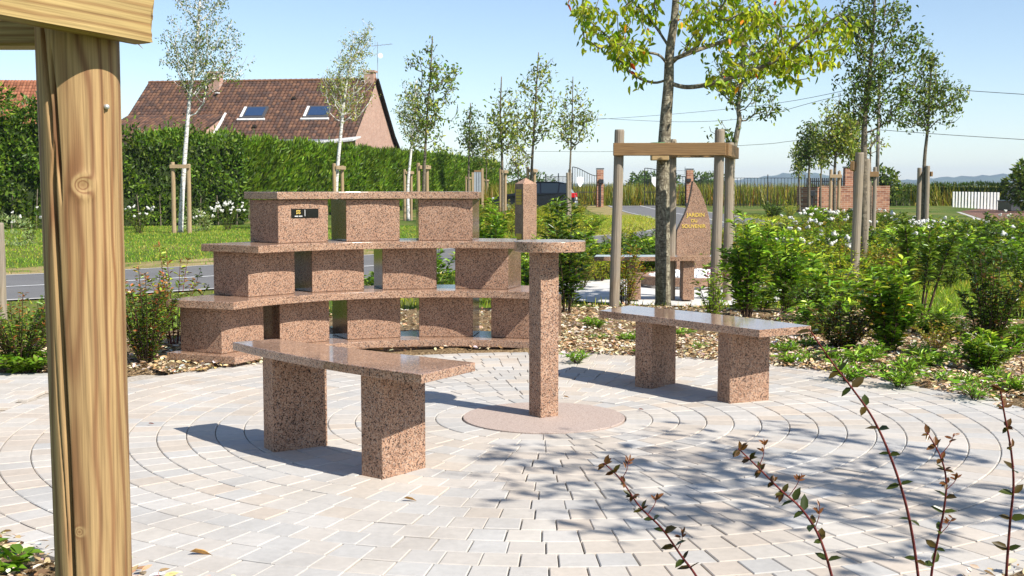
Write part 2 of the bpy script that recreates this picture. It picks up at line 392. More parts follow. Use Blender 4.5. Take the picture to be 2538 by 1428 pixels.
def zone_col(x, y):                                 # batches of colour run in drifts
    t = math.sin(x*1.7+.6*math.sin(y*2.1))+math.sin(y*1.3+x*.5)
    wt = np.array(PW)*np.array([1+.6*t if i in (0, 4, 5) else 1-.35*t for i in range(6)]); wt = np.clip(wt, .02, None)
    c = np.array(PCOL[rng.choice(6, p=wt/wt.sum())])*np.array([.92, .905, .885])*(1+rng.normal(0, .03)); return c
r0 = .515; rh = .166; j = .0022
for ring in range(18):
    ra, rb = r0+ring*rh, r0+(ring+1)*rh
    n = int(round(2*math.pi*(ra+rb)/2/.152)); ph = rng.random()*6.28
    for k in range(n):
        a0 = ph+2*math.pi*k/n; a1 = ph+2*math.pi*(k+1)/n; am = (a0+a1)/2
        if rb > pave_R(am)+.12: continue
        jr = .0012+.003*rng.random()**2; g0, g1 = jr/ra, jr/rb
        poly = [(CX+(ra+j)*math.cos(a0+g0), CY+(ra+j)*math.sin(a0+g0)), (CX+(rb-j)*math.cos(a0+g1), CY+(rb-j)*math.sin(a0+g1)),
                (CX+(rb-j)*math.cos(am), CY+(rb-j)*math.sin(am)),
                (CX+(rb-j)*math.cos(a1-g1), CY+(rb-j)*math.sin(a1-g1)), (CX+(ra+j)*math.cos(a1-g0), CY+(ra+j)*math.sin(a1-g0)),
                (CX+(ra+j)*math.cos(am), CY+(ra+j)*math.sin(am))]
        poly = poly[::-1]
        cand.append((poly, ring))
for row in range(16):
    y0 = 6.70+row*.166; x = -7.2+(row % 2)*.08
    while x < -2.6:
        wdt = rng.choice([.152, .21, .23]); xc, yc = x+wdt/2, y0+.083
        if math.hypot(xc-CX, yc-CY) > 3.60+.02: cand.append(([(x+j, y0+j), (x+wdt-j, y0+j), (x+wdt-j, y0+.166-j), (x+j, y0+.166-j)], -1))
        x += wdt
def in_view(x, y):
    f = y*math.cos(PIT)+HC*math.sin(PIT); u = y*math.sin(PIT)-HC*math.cos(PIT)
    if f < .5: return -1
    px, py = 1269+FPX*x/f, 714-FPX*u/f
    return 1./(y*y) if -40 < px < 2580 and py < 1470 and not (95 < px < 325) else -1
sc_ = []
for i, (poly, ring) in enumerate(cand):
    cx_ = sum(p[0] for p in poly)/len(poly); cy_ = sum(p[1] for p in poly)/len(poly); sc_.append((in_view(cx_, cy_), i, cx_, cy_))
big = set(i for s_, i, _, _ in sorted(sc_, reverse=True)[:300] if s_ > 0)
Vs, Fs, Cs = [], [], []
stuffV, stuffF, stuffC = [], [], []
for s_, i, cx_, cy_ in sc_:
    h = rng.normal(0, .0011); c = zone_col(cx_, cy_); poly = cand[i][0]
    if i in big:
        v, f = paver_geo([(x-cx_, y-cy_) for x, y in poly], 0)
        me = bpy.data.meshes.new('paver'); me.from_pydata(v, [], f); o = link('paver', me, 'paver', base, (cx_, cy_, h+.0))
        o.color = (*c, 1)
    else:
        v, f = paver_geo(poly, h); b0 = len(stuffV); stuffV += v; stuffF += [tuple(q+b0 for q in t) for t in f]; stuffC += [c]*len(v)
me = bpy.data.meshes.new('pavers'); me.from_pydata(stuffV, [], stuffF)
a = me.attributes.new('Col', 'FLOAT_COLOR', 'POINT'); a.data.foreach_set('color', np.hstack([np.array(stuffC), np.ones((len(stuffC), 1))]).astype(np.float32).ravel())
o = link('pavers', me, 'paver_stuff', base); o['kind'] = 'stuff'
mb = MB(); mb.prism([(CX+.508*math.cos(2*math.pi*k/72), CY+.508*math.sin(2*math.pi*k/72)) for k in range(72)], -.02, .006)
mb.build('granite_disc', 'granite_dusty', base, bevel=.002, seg=1)
# ---------------------------------------------------------------- bark mulch
def mulch_out(th):
    d = math.degrees(th)
    return float(np.interp(d, [-172, -110, -62, -20, 20, 50, 90, 125, 150], [5., 4.8, 5.2, 6.4, 7.4, 7.6, 7.0, 6.0, 5.2]))
na, nr_ = 260, 46; V = []; Fq = []
for i in range(na+1):
    th = R(-165+(313)*i/na); ra = pave_R(th)+.01; rb = mulch_out(th)
    if -172 < math.degrees(th) < 150: pass
    for k in range(nr_+1):
        t = k/nr_; r = ra+(rb-ra)*t+(.03*math.sin(th*37)+.02*math.sin(th*91) if k == 0 else 0)
        z = (-.022 if k == 0 else .008+.022*math.sin(r*3.1+th*5)*math.sin(th*17+r)+.008*math.sin(r*19+th*40))-.0*t
        if k == nr_: z = GZ-.02
        V.append((CX+r*math.cos(th), CY+r*math.sin(th), z))
for i in range(na):
    for k in range(nr_): q = i*(nr_+1)+k; Fq.append((q, q+1, q+nr_+2, q+nr_+1))
me = npmesh('mulch_bed', V, Fq, smooth=True); struct(link('mulch_bed', me, 'mulch_soil'))
V = []; Fq = []; nx, ny = 60, 26
for i in range(nx+1):
    for k in range(ny+1):
        x = -9+6.6*i/nx; y = 9.37+2.0*k/ny
        V.append((x, y, -.03 if k in (0, ny) else .012+.02*math.sin(x*4+y*3)*math.sin(y*5)))
for i in range(nx):
    for k in range(ny): q = i*(ny+1)+k; Fq.append((q, q+ny+1, q+ny+2, q+1))
me = npmesh('mulch_bed', V, Fq, smooth=True); struct(link('mulch_bed', me, 'mulch_soil'))
# loose wood chips
def in_mulch(x, y):
    th = math.atan2(y-CY, x-CX); r = math.hypot(x-CX, y-CY); d = math.degrees(th)
    if -164 < d < 148 and pave_R(th)-.03 < r < mulch_out(th)-.1: return True
    return -7 < x < -2.4 and 9.36 < y < 11.2
pts = []
def scatter(x0, x1, y0, y1, n):
    for _ in range(n):
        x, y = random.uniform(x0, x1), random.uniform(y0, y1)
        if abs(x) < .58*y+.8 and in_mulch(x, y): pts.append((x, y))
scatter(.2, 5.0, 8.2, 11.6, 36000); scatter(.2, 6.5, 11.6, 15.0, 13000); scatter(1.2, 5.2, 2.8, 8.2, 15000)
scatter(-7, -2.0, 9.3, 11.2, 14000); scatter(-3.8, -.9, 2.8, 5.8, 6500); scatter(-2.6, .8, 10.6, 14, 4000)
n = len(pts); pos = np.zeros((n, 3)); pos[:, :2] = pts; pos[:, 2] = rng.uniform(.004, .045, n)
an = rng.uniform(0, 6.283, n); d = np.stack([np.cos(an), np.sin(an), rng.normal(0, .28, n)], 1)
up = nrm(np.stack([rng.normal(0, .45, n), rng.normal(0, .45, n), np.ones(n)], 1))
L = rng.uniform(.022, .064, n); W = L*rng.uniform(.3, .6, n)
cc = palette(n, [(.60, .48, .31), (.50, .35, .18), (.36, .23, .11), (.66, .58, .45), (.22, .14, .07), (.72, .68, .62)], .2, [.27, .25, .16, .16, .09, .07])
V, Fq, C = leaf_arrays(pos, d, up, L, W, cc, 'oval', .1, .1)
o = link('wood_chips', npmesh('wood_chips', V, Fq, C), 'chips'); tag(o, 'pale loose bark and wood chips covering the planting beds', 'wood chips', kind='stuff')
# ================================================================ granite furniture
def arc_poly(cx, cy, r0, r1, a0, a1, n=28, b1=None, b0=None):
    o = [(cx+r0*math.cos(R(a0+(a1-a0)*i/n)), cy+r0*math.sin(R(a0+(a1-a0)*i/n))) for i in range(n+1)]
    b1 = a1 if b1 is None else b1; a0 = a0 if b0 is None else b0
    return o+[(cx+r1*math.cos(R(b1+(a0-b1)*i/n)), cy+r1*math.sin(R(b1+(a0-b1)*i/n))) for i in range(n+1)]
QX, QY = -.583, 8.933
colu = empty('columbarium', (QX, QY+1.95, 0), 0, 'curved three-tier pink granite columbarium of separate niche blocks between shelves', 'columbarium')
def cpart(mb, name, mat, parent=colu, **k):
    off = Vector(colu.location)
    mb.v = [tuple(Vector(p)-off) for p in mb.v]; return mb.build(name, mat, parent, **k)
RS, RB, RBK = 1.765, 1.961, 2.43; Z1, HB, TS = .091, .37, .062
cpart(MB().prism(arc_poly(QX, QY, 1.84, 2.38, 155.5, 65., b1=67.), -.03, Z1-TS), 'plinth', 'granite_flamed', bevel=.003, seg=1)
rng_sl = {1: (157.75, 63., 65.5), 2: (157.75, 63., 65.5), 3: (147.5, 69.9, 75.), 4: (137.2, 81.3, 83.)}
for t in (1, 2, 3, 4):
    zt = Z1+(t-1)*(HB+TS+.005); a0, a1, b1 = rng_sl[t]
    cpart(MB().prism(arc_poly(QX, QY, RS if t < 4 else 1.9, RBK if t < 4 else 2.44, a0, a1, b1=b1, b0=None if t < 4 else 136.3), zt-TS, zt), 'shelf', 'granite_satin', bevel=.004)
first_block = None
for t in (1, 2, 3):
    for i in range(6-t):
        a = 147.793-19.127*(i+(t-1)*.5); zb = Z1+(t-1)*(HB+TS+.005)
        wd = 2*RB*math.sin(R(7.097)); c, s_ = math.cos(R(a)), math.sin(R(a))
        # front flat face, sides square to it, back a little behind
        rm = RB*math.cos(R(7.097)); dp = .42; ctr = Vector((QX+c*(rm+dp/2), QY+s_*(rm+dp/2), zb+HB/2)); wb = wd*(rm+dp)/rm
        mb = MB().prism([(-dp/2, -wd/2), (dp/2, -wb/2), (dp/2, wb/2), (-dp/2, wd/2)], -HB/2+.0015, HB/2-.0015)
        me = mb.mesh('niche_block', bevel=.004)
        me.materials.append(M['granite_flamed']); me.materials.append(M['granite_side_shaded'])
        for pg in me.polygons: pg.material_index = 1 if abs(pg.normal.y) > .85 and not (i == 0 and pg.normal.y > 0) else 0  # faces towards the gaps get the granite with shade in its colour
        o = link('niche_block', me, None, colu, ctr-colu.location, (0, 0, R(a)))
        if t == 3 and i == 0:
            o['label'] = 'niche block carrying a small black nameplate'; first_block = o
# nameplate on the first top block (block local -X is its front, local +Y is to the left seen from the front)
pl = MB().box((-.2125, -.014, .068), (.006, .264, .079)).build('nameplate', 'black_plaque', first_block, bevel=.001, seg=1)
g = MB()
for (yc, zc, w_, h_, m_) in ((.052, .09, .040, .014, 0), (.051, .071, .042, .014, 0), ):
    k = 5
    for q in range(k): g.box((-.2162, yc+w_/2-w_*(q+.5)/k, zc+.002*((q*7) % 3-1)), (.0015, w_/k*.72, h_*(1. if q in (0, 3) else .72)))
g.build('gold_lettering', 'gold', first_block)
g = MB()
for q in range(4): g.box((-.2162, .083-.0085*q, .044), (.0015, .0062, .0085)).box((-.2162, .043-.0085*q, .044), (.0015, .0062, .0085))
g.box((-.2162, -.012, .072), (.0015, .004, .056)); g.build('date_lettering', 'white_paint', first_block)

def bench(name, inner, outer, zt, th, legs, label, sag_o=.06, sag_i=.015):
    """inner=(A,B) outer=(A,B) corner pairs in plan; legs=[(centre, length axis angle)]"""
    (ia, ib), (oa, ob) = inner, outer
    c = ((ia[0]+ib[0]+oa[0]+ob[0])/4, (ia[1]+ib[1]+oa[1]+ob[1])/4)
    root = empty(name, (c[0], c[1], 0), 0, label, 'bench', 'granite benches on the paving')
    mi = Vector(((ia[0]+ib[0])/2, (ia[1]+ib[1])/2)); mo = Vector(((oa[0]+ob[0])/2, (oa[1]+ob[1])/2)); out = (mo-mi).normalized()
    def edge(a, b, sag):
        return [(a[0]+(b[0]-a[0])*i/12+out.x*sag*4*(i/12)*(1-i/12)-c[0], a[1]+(b[1]-a[1])*i/12+out.y*sag*4*(i/12)*(1-i/12)-c[1]) for i in range(13)]
    poly = edge(oa, ob, sag_o)+edge(ib, ia, sag_i)
    ar = sum(poly[i][0]*poly[(i+1) % 26][1]-poly[(i+1) % 26][0]*poly[i][1] for i in range(26))
    if ar < 0: poly = poly[::-1]
    MB().prism(poly, zt-th, zt).build('seat', 'granite_polished', root, bevel=.003)
    for (lx, ly, ang) in legs:
        MB().box((0, 0, (zt-th)/2-.01), (.32, .145, zt-th+.018)).build('leg', 'granite_flamed', root, (lx-c[0], ly-c[1], 0), (0, 0, ang), bevel=.003)
    return root
def legs_from(front, ang, w=.145, l=.32):         # the two plan corners of the near end, pointing along ang
    (x0, y0), (x1, y1) = front; return ((x0+x1)/2+math.cos(ang)*l/2, (y0+y1)/2+math.sin(ang)*l/2, ang)
a1 = math.atan2(6.2-5.9, -.47+.65); a2 = math.atan2(.20, .31)
bench('granite_bench', ((-1.363, 6.96), (-.184, 6.02)), ((-1.585, 6.815), (-.425, 5.625)), .57, .045,
      [legs_from(((-1.385, 6.64), (-1.30, 6.53)), R(33)), legs_from(((-.75, 6.0), (-.65, 5.90)), R(52))],
      'polished pink granite bench seen from its outer side, between wooden post and pedestal')
bench('granite_bench', ((.65, 8.95), (1.59, 7.73)), ((.91, 9.34), (1.98, 7.96)), .53, .05,
      [legs_from(((.915, 8.71), (.98, 8.60)), R(50)), legs_from(((1.40, 8.13), (1.45, 8.02)), R(24))],
      'polished pink granite bench at paving edge beside the woodchip bed')
bench('granite_bench', ((1.12, 16.05), (2.66, 16.05)), ((1.06, 15.62), (2.72, 15.62)), .545, .055,
      [(1.60, 15.82, R(90)), (2.29, 15.80, R(90))], 'pink granite bench in front of the white pebble ring behind the tree')
# pedestal table
ped = empty('pedestal', (CX, CY+.04, 0), 0, 'tall square granite pedestal with round top on a granite disc', 'pedestal')
MB().box((0, 0, .525), (.135, .135, 1.05-.008)).build('column', 'granite_flamed', ped, rot=(0, 0, R(32)), bevel=.003)
MB().prism([(.225*math.cos(2*math.pi*k/64), .225*math.sin(2*math.pi*k/64)) for k in range(64)], 1.0465, 1.111).build('round_top', 'granite_satin', ped, (.035, 0, 0), bevel=.004)
# obelisk post
ob = at(1303, 680, 20.); ob.z = 0
obe = empty('obelisk', ob, R(31), 'pink granite obelisk post with pointed cap and yellow plates behind the columbarium', 'obelisk')
sh = MB(); sh.box((0, 0, .74), (.262, .262, 1.5)); sh.build('shaft', 'granite_flamed', obe, bevel=.004)
MB().add([(-.131, -.131, 1.491), (.131, -.131, 1.491), (.131, .131, 1.491), (-.131, .131, 1.491), (0, 0, 1.59)], [(0, 3, 2, 1), (0, 1, 4), (1, 2, 4), (2, 3, 4), (3, 0, 4)]).build('pointed_cap', 'granite_slab', obe)
for k in range(5): MB().box((-.135, 0, 1.38-.052*k), (.008, .17, .043)).build('name_strip', 'yellow_plate', obe, bevel=.001, seg=1)
MB().box((-.135, 0, .63), (.008, .17, .09)).build('name_strip', 'yellow_plate', obe)
# paved clearing with memory stone and pebble ring
sheet('paved_clearing', [(2.2+1.9*math.cos(2*math.pi*k/48), 17.3+2.2*math.sin(2*math.pi*k/48)) for k in range(48)], -.04, 'pale_paving')
for nm, px0, px1, py0 in (('paved_path', 1380, 1520, 735),):
    sheet(nm, [(-.2, 16.2), (.9, 15.9), (.9, 17.5), (-.2, 17.8)], -.045, 'pale_paving')
sheet('paved_path', [(3.9, 16.2), (5.0, 15.9), (5.1, 16.6), (4.0, 17.0)], -.045, 'pale_paving')
ring = empty('pebble_basin', (2.72, 18.2, 0), 0, 'low round granite kerb filled with white pebbles', 'pebble basin')
for k in range(6):
    MB().prism(arc_poly(0, 0, .70, .83, 60*k+.4, 60*k+59.6, 8), 0.003, .125).build('kerb_stone', 'granite_flamed', ring, bevel=.003, seg=1)
bm = bmesh.new(); bmesh.ops.create_icosphere(bm, subdivisions=1, radius=1); ico = np.array([v.co[:] for v in bm.verts]); icf = np.array([[v.index for v in f.verts] for f in bm.faces]); bm.free()
def blobs(name, mat, parent, pos, sx, sz, kind='stuff'):
    n = len(pos); V = []; F_ = []
    for i, p in enumerate(pos):
        s_ = sx*random.uniform(.7, 1.25); q = ico*np.array([s_, s_*random.uniform(.7, 1.1), sz*random.uniform(.7, 1.2)])*(1+rng.normal(0, .08, (len(ico), 1)))
        a_ = random.uniform(0, 6.28); m_ = np.array([[math.cos(a_), -math.sin(a_), 0], [math.sin(a_), math.cos(a_), 0], [0, 0, 1]]); V.append(q @ m_.T+np.array(p)); F_.append(icf+i*len(ico))
    o = link(name, npmesh(name, np.concatenate(V), np.concatenate(F_), smooth=True), mat, parent)
    if kind: o['kind'] = kind
    return o
pp = []
for _ in range(420):
    a_, r_ = random.uniform(0, 6.28), .69*math.sqrt(random.random()); pp.append((r_*math.cos(a_), r_*math.sin(a_), .06+.1*(1-(r_/.7)**2)+random.uniform(0, .03)))
blobs('pebbles', 'pebble', ring, pp, .045, .03)
# sail-shaped memory stone
stn = empty('memorial_stone', (2.89, 19.35, 0), R(4), 'sail-shaped granite memorial stone with gold lettering behind the pebble basin', 'memorial')
def stpt(px, py): p = at(px, py, 19.35); return (p.x-2.89, p.z)
prof = [(1674, 700), (1674, 592), (1676, 572), (1684, 555), (1696, 530), (1705, 505), (1711, 478), (1716, 449), (1722, 455), (1733, 473), (1743, 495), (1751, 520), (1757, 545), (1760, 570), (1760, 600), (1758, 640), (1756, 700)]
pf = [stpt(*q) for q in prof]; n = len(pf); D = .065
v = [(x, -D, z) for x, z in pf]+[(x, D, z) for x, z in pf]
MB().add(v, [tuple(range(n-1, -1, -1)), tuple(range(n, 2*n))]+[(i, (i+1) % n, n+(i+1) % n, n+i) for i in range(n)]).build('slab', 'granite_flamed', stn, bevel=.003, seg=1)
def text(word, size, loc, rot, mat, parent, name, depth=.003, bold=.0):
    cu = bpy.data.curves.new('t', 'FONT'); cu.body = word; cu.size = size; cu.align_x = 'CENTER'; cu.align_y = 'CENTER'; cu.extrude = depth; cu.offset = bold
    t = bpy.data.objects.new('t', cu); COL.objects.link(t); dg = bpy.context.evaluated_depsgraph_get()
    me = bpy.data.meshes.new_from_object(t.evaluated_get(dg)); bpy.data.objects.remove(t); bpy.data.curves.remove(cu); me.materials.clear()
    return link(name, me, mat, parent, loc, rot)
for wd_, px_, py_, sz_ in (('JARDIN', 1722, 533, .088), ('DU', 1718, 547.5, .07), ('SOUVENIR', 1717, 561, .082)):
    x_, z_ = stpt(px_, py_); text(wd_, sz_, (x_, -D-.004, z_), (R(90), 0, 0), 'gold', stn, 'lettering', .003, .0012)
# ================================================================ foreground tree guard (left)
PX, PY = -.672, 1.90
gd = empty('tree_guard', (PX, PY, 0), 0, 'close-up round pine post with sawn crossbeams nailed across its top', 'tree guard')
nseg, nz = 260, 260; rad = .0615; V = []; Fq = []
def groove(th, z, path, wdt, depth):
    zs_, ts_ = zip(*path)
    if z < zs_[0] or z > zs_[-1]: return 0
    t0 = np.interp(z, zs_, ts_); d_ = (th-t0+math.pi) % (2*math.pi)-math.pi
    e = min(1, (z-zs_[0])/.06, (zs_[-1]-z)/.06); ww = wdt*(.35+.65*e)
    return depth*e*math.exp(-(d_/ww)**2)
fc = math.atan2(-PY, -PX)                         # angle of the side that faces the camera
def ang_px(px): return fc+math.asin(max(-1, min(1, (px-213)/97.)))
cr1 = [(.55, ang_px(165)), (.85, ang_px(161)), (1.05, ang_px(158)), (1.2, ang_px(153)), (1.36, ang_px(148)), (1.45, ang_px(146)), (1.52, ang_px(152))]
cr2 = [(1.42, ang_px(165)), (1.50, ang_px(160)), (1.58, ang_px(156)), (1.66, ang_px(152))]
cr3 = [(1.50, ang_px(147)), (1.57, ang_px(143)), (1.66, ang_px(135)), (1.73, ang_px(132))]
cr4 = [(1.42, ang_px(272)), (1.48, ang_px(270)), (1.56, ang_px(269)), (1.62, ang_px(267))]
cr5 = [(1.12, ang_px(289)), (1.18, ang_px(288)), (1.23, ang_px(286))]
cr6 = [(.86, ang_px(152)), (1.0, ang_px(147)), (1.1, ang_px(140)), (1.22, ang_px(137))]
for i in range(nz+1):
    z = .45+1.37*i/nz if i else -.02
    for k in range(nseg):
        th = 2*math.pi*k/nseg
        # angular density towards the camera side
        th = fc+math.pi*((k/nseg*2-1)*.55+(k/nseg*2-1)**3*.45)
        r_ = rad*(.93+.07*max(0., min(1., (z-.45)/1.2)))*(1+.008*math.sin(3*th+z*2.1)+.005*math.sin(th*7+z*5)+.006*math.sin(z*4.3))
        r_ -= groove(th, z, cr1, .055, .02)+groove(th, z, cr2, .04, .014)+groove(th, z, cr3, .05, .016)+groove(th, z, cr4, .018, .0035)+groove(th, z, cr5, .03, .006)+groove(th, z, cr6, .022, .005)
        dk = ((th-ang_px(216)+math.pi) % (2*math.pi)-math.pi)*rad; dz = z-1.45; q = math.hypot(dk, dz*.95)
        r_ += .0016*math.exp(-((q-.016)/.006)**2)-.0012*math.exp(-(q/.008)**2)
        V.append((r_*math.cos(th), r_*math.sin(th), z))
for i in range(nz):
    for k in range(nseg): k2 = (k+1) % nseg; Fq.append((i*nseg+k, i*nseg+k2, (i+1)*nseg+k2, (i+1)*nseg+k))
post = link('post', npmesh('post', V, Fq, smooth=True), 'pine_post', gd)
mb = MB(); mb.tube([Vector((0, 0, 1.81)), Vector((0, 0, 1.83))], [.06, .052], 32); mb.build('post_end', 'pine_post', gd)
nh = ang_px(271); mb = MB(); 
for k in range(5): pass
mb.tube([Vector((.059*math.cos(nh), .059*math.sin(nh), 1.571)), Vector((.066*math.cos(nh), .066*math.sin(nh), 1.571)), Vector((.068*math.cos(nh), .068*math.sin(nh), 1.571))], [.004, .004, .002], 12)
mb.build('nail', 'nail_head', gd, smooth=True)
# beam in front, running towards the viewer on the left
dirb = Vector((-.62, -.78)).normalized(); e1 = Vector((-.565, 1.858))-dirb*.03; ln = .95
c2 = e1+dirb*(ln/2); nrm_ = Vector((.78, -.62)); th_ = .045
ctr = c2-nrm_*(th_/2)
bmx = bmesh.new(); bmesh.ops.create_grid(bmx, x_segments=1, y_segments=1, size=.5); bmx.free()
# ragged sawn end: a subdivided box whose end ring is jittered
ny, nzv = 10, 26; V = []; Fq = []; xs = [-ln/2, -ln/4, 0, ln/4, ln/2-.02, ln/2-.008, ln/2]
per = [(-th_/2+th_*i/ny, -.075) for i in range(ny)]+[(th_/2, -.075+.15*i/nzv) for i in range(nzv)]+[(th_/2-th_*i/ny, .075) for i in range(ny)]+[(-th_/2, .075-.15*i/nzv) for i in range(nzv)]
for xi, x in enumerate(xs):
    for (y, z) in per:
        jx = random.uniform(-.005, .003) if xi == len(xs)-1 else (random.uniform(-.002, .001) if xi == len(xs)-2 else 0)
        V.append((x+jx, y, z))
npn = len(per)
for i in range(len(xs)-1):
    for k in range(npn): Fq.append((i*npn+k, i*npn+(k+1) % npn, (i+1)*npn+(k+1) % npn, (i+1)*npn+k))
me = bpy.data.meshes.new('crossbeam'); me.from_pydata(V, [], Fq+[tuple(range(npn))[::-1], tuple(range((len(xs)-1)*npn, len(xs)*npn))])
zb = 1.671+.075+.065*(ln/2-.03)
bo = link('crossbeam', me, 'pine_beam', gd, (ctr.x-PX, ctr.y-PY, zb), (0, math.atan(.065), math.atan2(-dirb.y, -dirb.x)))
sp = MB()
for k in range(5): a_ = Vector((ln/2-.004, random.uniform(0, th_/2), -.07+.03*k*random.random())); sp.tube([a_, a_+Vector((random.uniform(.008, .02), random.uniform(-.004, .006), random.uniform(-.012, .004)))], [.0012, .0003], 4)
sp.build('splinters', 'pine_beam', bo)['kind'] = 'stuff'
MB().box((-.55, .10, 1.675+.075), (1.05, .07, .15)).build('crossbeam', 'pine_beam', gd, rot=(0, 0, 0), bevel=.004)
# ================================================================ stake frames round the young trees
def stake_frame(posts, rails, label, group='wooden stake frames of the young trees', r=.058, mat='stake_wood', shortn=10, rmat='rail_wood', railh=.13):
    """posts: [(x,y,ztop,lean_dx)], rails: [(i,j,z)]"""
    b = Vector((sum(p[0] for p in posts)/len(posts), sum(p[1] for p in posts)/len(posts), 0))
    root = empty('stake_frame', b, 0, label, 'tree stakes', group)
    for (x, y, zt, lean) in posts:
        pts = [Vector((0, 0, -.08)), Vector((lean*.3, 0, zt*.3)), Vector((lean*.62+.004, .004, zt*.62)), Vector((lean, 0, zt-.02)), Vector((lean, 0, zt))]
        MB().tube(pts, [r*1.03, r*1.0, r*.98, r*.97, r*.88], shortn).build('stake', mat, root, (x-b.x, y-b.y, 0), smooth=False)
    for (i, j_, z, side) in rails:
        a_, c_ = posts[i], posts[j_]; p0 = Vector((a_[0]+a_[3]*z/a_[2], a_[1], z)); p1 = Vector((c_[0]+c_[3]*z/c_[2], c_[1], z)); d_ = (p1-p0); l_ = d_.length+.135
        nn = Vector((d_.y, -d_.x, 0)).normalized()*side*(r+.03)
        mid = (p0+p1)/2+nn-b
        MB().box((0, 0, 0), (l_, .055, railh)).build('crossbar', rmat, root, mid, (0, 0, math.atan2(d_.y, d_.x)), bevel=.006, seg=1)
    return root
def pt(px, Y): return (px-1269)/FPX*Y*1.0
def px_z(py, Y): return at(1269, py, Y).z
# main tree guard
Y1, Y2 = 14.45, 15.85
mg = stake_frame([(at(1522, 740, Y1).x, Y1, 2.12, .05), (at(1771, 740, Y1-.1).x, Y1-.1, 2.12, .035), (at(1803, 700, Y2).x, Y2, 2.02, .0), (at(1662, 700, Y2).x, Y2, 2.06, .0)],
                 [(0, 1, px_z(371, Y1), 1), (1, 2, px_z(372, Y1), 1), (3, 2, px_z(377, Y2), 1)],
                 'four-post wooden frame round the yellow-green tree, grey posts and brown rails', r=.06, shortn=14, railh=.15)
MB().tube([Vector((1.80-mg.location.x+.09*math.cos(a), 14.95-mg.location.y+.09*math.sin(a), 1.97)) for a in np.linspace(0, 6.283, 25)], .018, 6).build('tree_tie', 'tie_green', mg)
MB().box((1.80-mg.location.x, 14.85-mg.location.y, 1.80), (.21, .16, .07)).build('strap', 'strap_tan', mg, bevel=.01)
def duo(px0, px1, Y, top, label, r=.045, rail=.14, dy=0., mat='stake_wood_fresh', ztop=None):
    z0 = px_z(top, Y)
    return stake_frame([(at(px0, 500, Y).x, Y, z0, .0), (at(px1, 500, Y+dy).x, Y+dy, z0-.06, .01)], [(0, 1, z0-rail, 1)], label, r=r, mat=mat, rmat=mat, railh=.12)
duo(430, 468, 39.0, 402, 'pair of stakes with crossbar holding the white birch by the rose strip', r=.07)
duo(829, 848, 40, 405, 'pair of stakes at the leaning birch before the brick gable', r=.06, dy=1.)
duo(1003, 1019, 53, 420, 'pair of stakes at the small white birch beside the grey-trunked tree', r=.06, dy=1.)
duo(1037, 1058, 40, 404, 'pair of thick stakes at the grey-trunked tree near the hedge end', r=.06, dy=.6)
duo(1155, 1164, 84, 436, 'thin stakes at the dark round-crowned tree before the hedge', r=.06, dy=1.2)
duo(1240, 1252, 50, 417, 'pair of stakes between the sign board and the obelisk', r=.06, dy=1.0)
duo(1308, 1324, 46, 414, 'pair of stakes rising right behind the obelisk tip', r=.06, dy=1.)
duo(1199, 1208, 96, 443, 'short far stakes beside the sign board', r=.07, dy=1.)
stake_frame([(at(1412, 500, 45).x, 45, px_z(420, 45), 0), (at(1408, 500, 44.2).x, 44.2, px_z(428, 44.2), -.02)], [], 'two close stakes at the sparse tree before the open gate leaf', r=.06)
stake_frame([(at(2121, 500, 17).x, 17, px_z(378, 17), .04), (at(2145, 500, 20.5).x, 20.5, px_z(394, 20.5), 0)], [(0, 1, px_z(415, 18.5), -1)], 'thick grey post and its partner at the tall dark-leaved tree', r=.064, shortn=14)
stake_frame([(at(2152, 500, 31).x, 31, px_z(405, 31), 0), (at(2167, 500, 31).x, 31, px_z(414, 31), 0)], [(0, 1, px_z(432, 31), 1)], 'pair of stakes at the nearly bare sapling before the brick wall', r=.05)
duo(2058, 2078, 43, 420, 'pair of pale stakes in front of the brick wall pillar', r=.06, rail=.24)
stake_frame([(at(2277, 500, 33).x, 33, px_z(416, 33), 0), (at(2297, 500, 32.5).x, 32.5, px_z(411, 32.5), 0)], [(0, 1, px_z(432, 33), -1)], 'pair of stakes at the tree behind the white roses', r=.062)
stake_frame([(at(2, 700, 13.4).x, 13.4, 1.05, 0)], [], 'single short round stake standing on the verge beside the road', r=.055)
# ================================================================ trees
def grow(trunk, att, step=.22, up=.5, jit=.05, limbs=()):
    nodes = [np.array(p, float) for p in trunk]; par = [-1]+list(range(len(trunk)-1)); chains = [list(range(len(trunk)))]
    for lb in limbs:                                 # main limbs laid out first, each leaving the nearest trunk node
        lb = [np.array(p, float) for p in lb]; N = np.array(nodes[:len(trunk)]); b = int(np.argmin(np.linalg.norm(N-lb[0], axis=1))); ch = [b]
        for p in lb[1:]: nodes.append(p); par.append(ch[-1]); ch.append(len(nodes)-1)
        chains.append(ch)
    tp = np.array(nodes); att = np.asarray(att, float)
    order = np.argsort(np.min(np.linalg.norm(att[:, None]-tp[None], axis=2), axis=1))
    nstart = max(1, int(len(trunk)*.35))
    for ai in order:
        a_ = att[ai]; N = np.array(nodes); dv = a_-N; dist = np.linalg.norm(dv, axis=1); hz = np.linalg.norm(dv[:, :2], axis=1)
        cost = dist+np.maximum(0, hz*up-dv[:, 2])*1.2; cost[:nstart] += 9
        b = int(np.argmin(cost)); L_ = dist[b]; k = max(2, int(L_/step)); ch = [b]; p0 = nodes[b]
        sagv = np.array([0, 0, -.10*L_])+rng.normal(0, .05*L_, 3)
        for q in range(1, k+1):
            t = q/k; p = p0+(a_-p0)*t+sagv*4*t*(1-t)+(rng.normal(0, jit*step, 3) if q < k else 0)
            nodes.append(p); par.append(ch[-1]); ch.append(len(nodes)-1)
        chains.append(ch)
    return np.array(nodes), par, chains
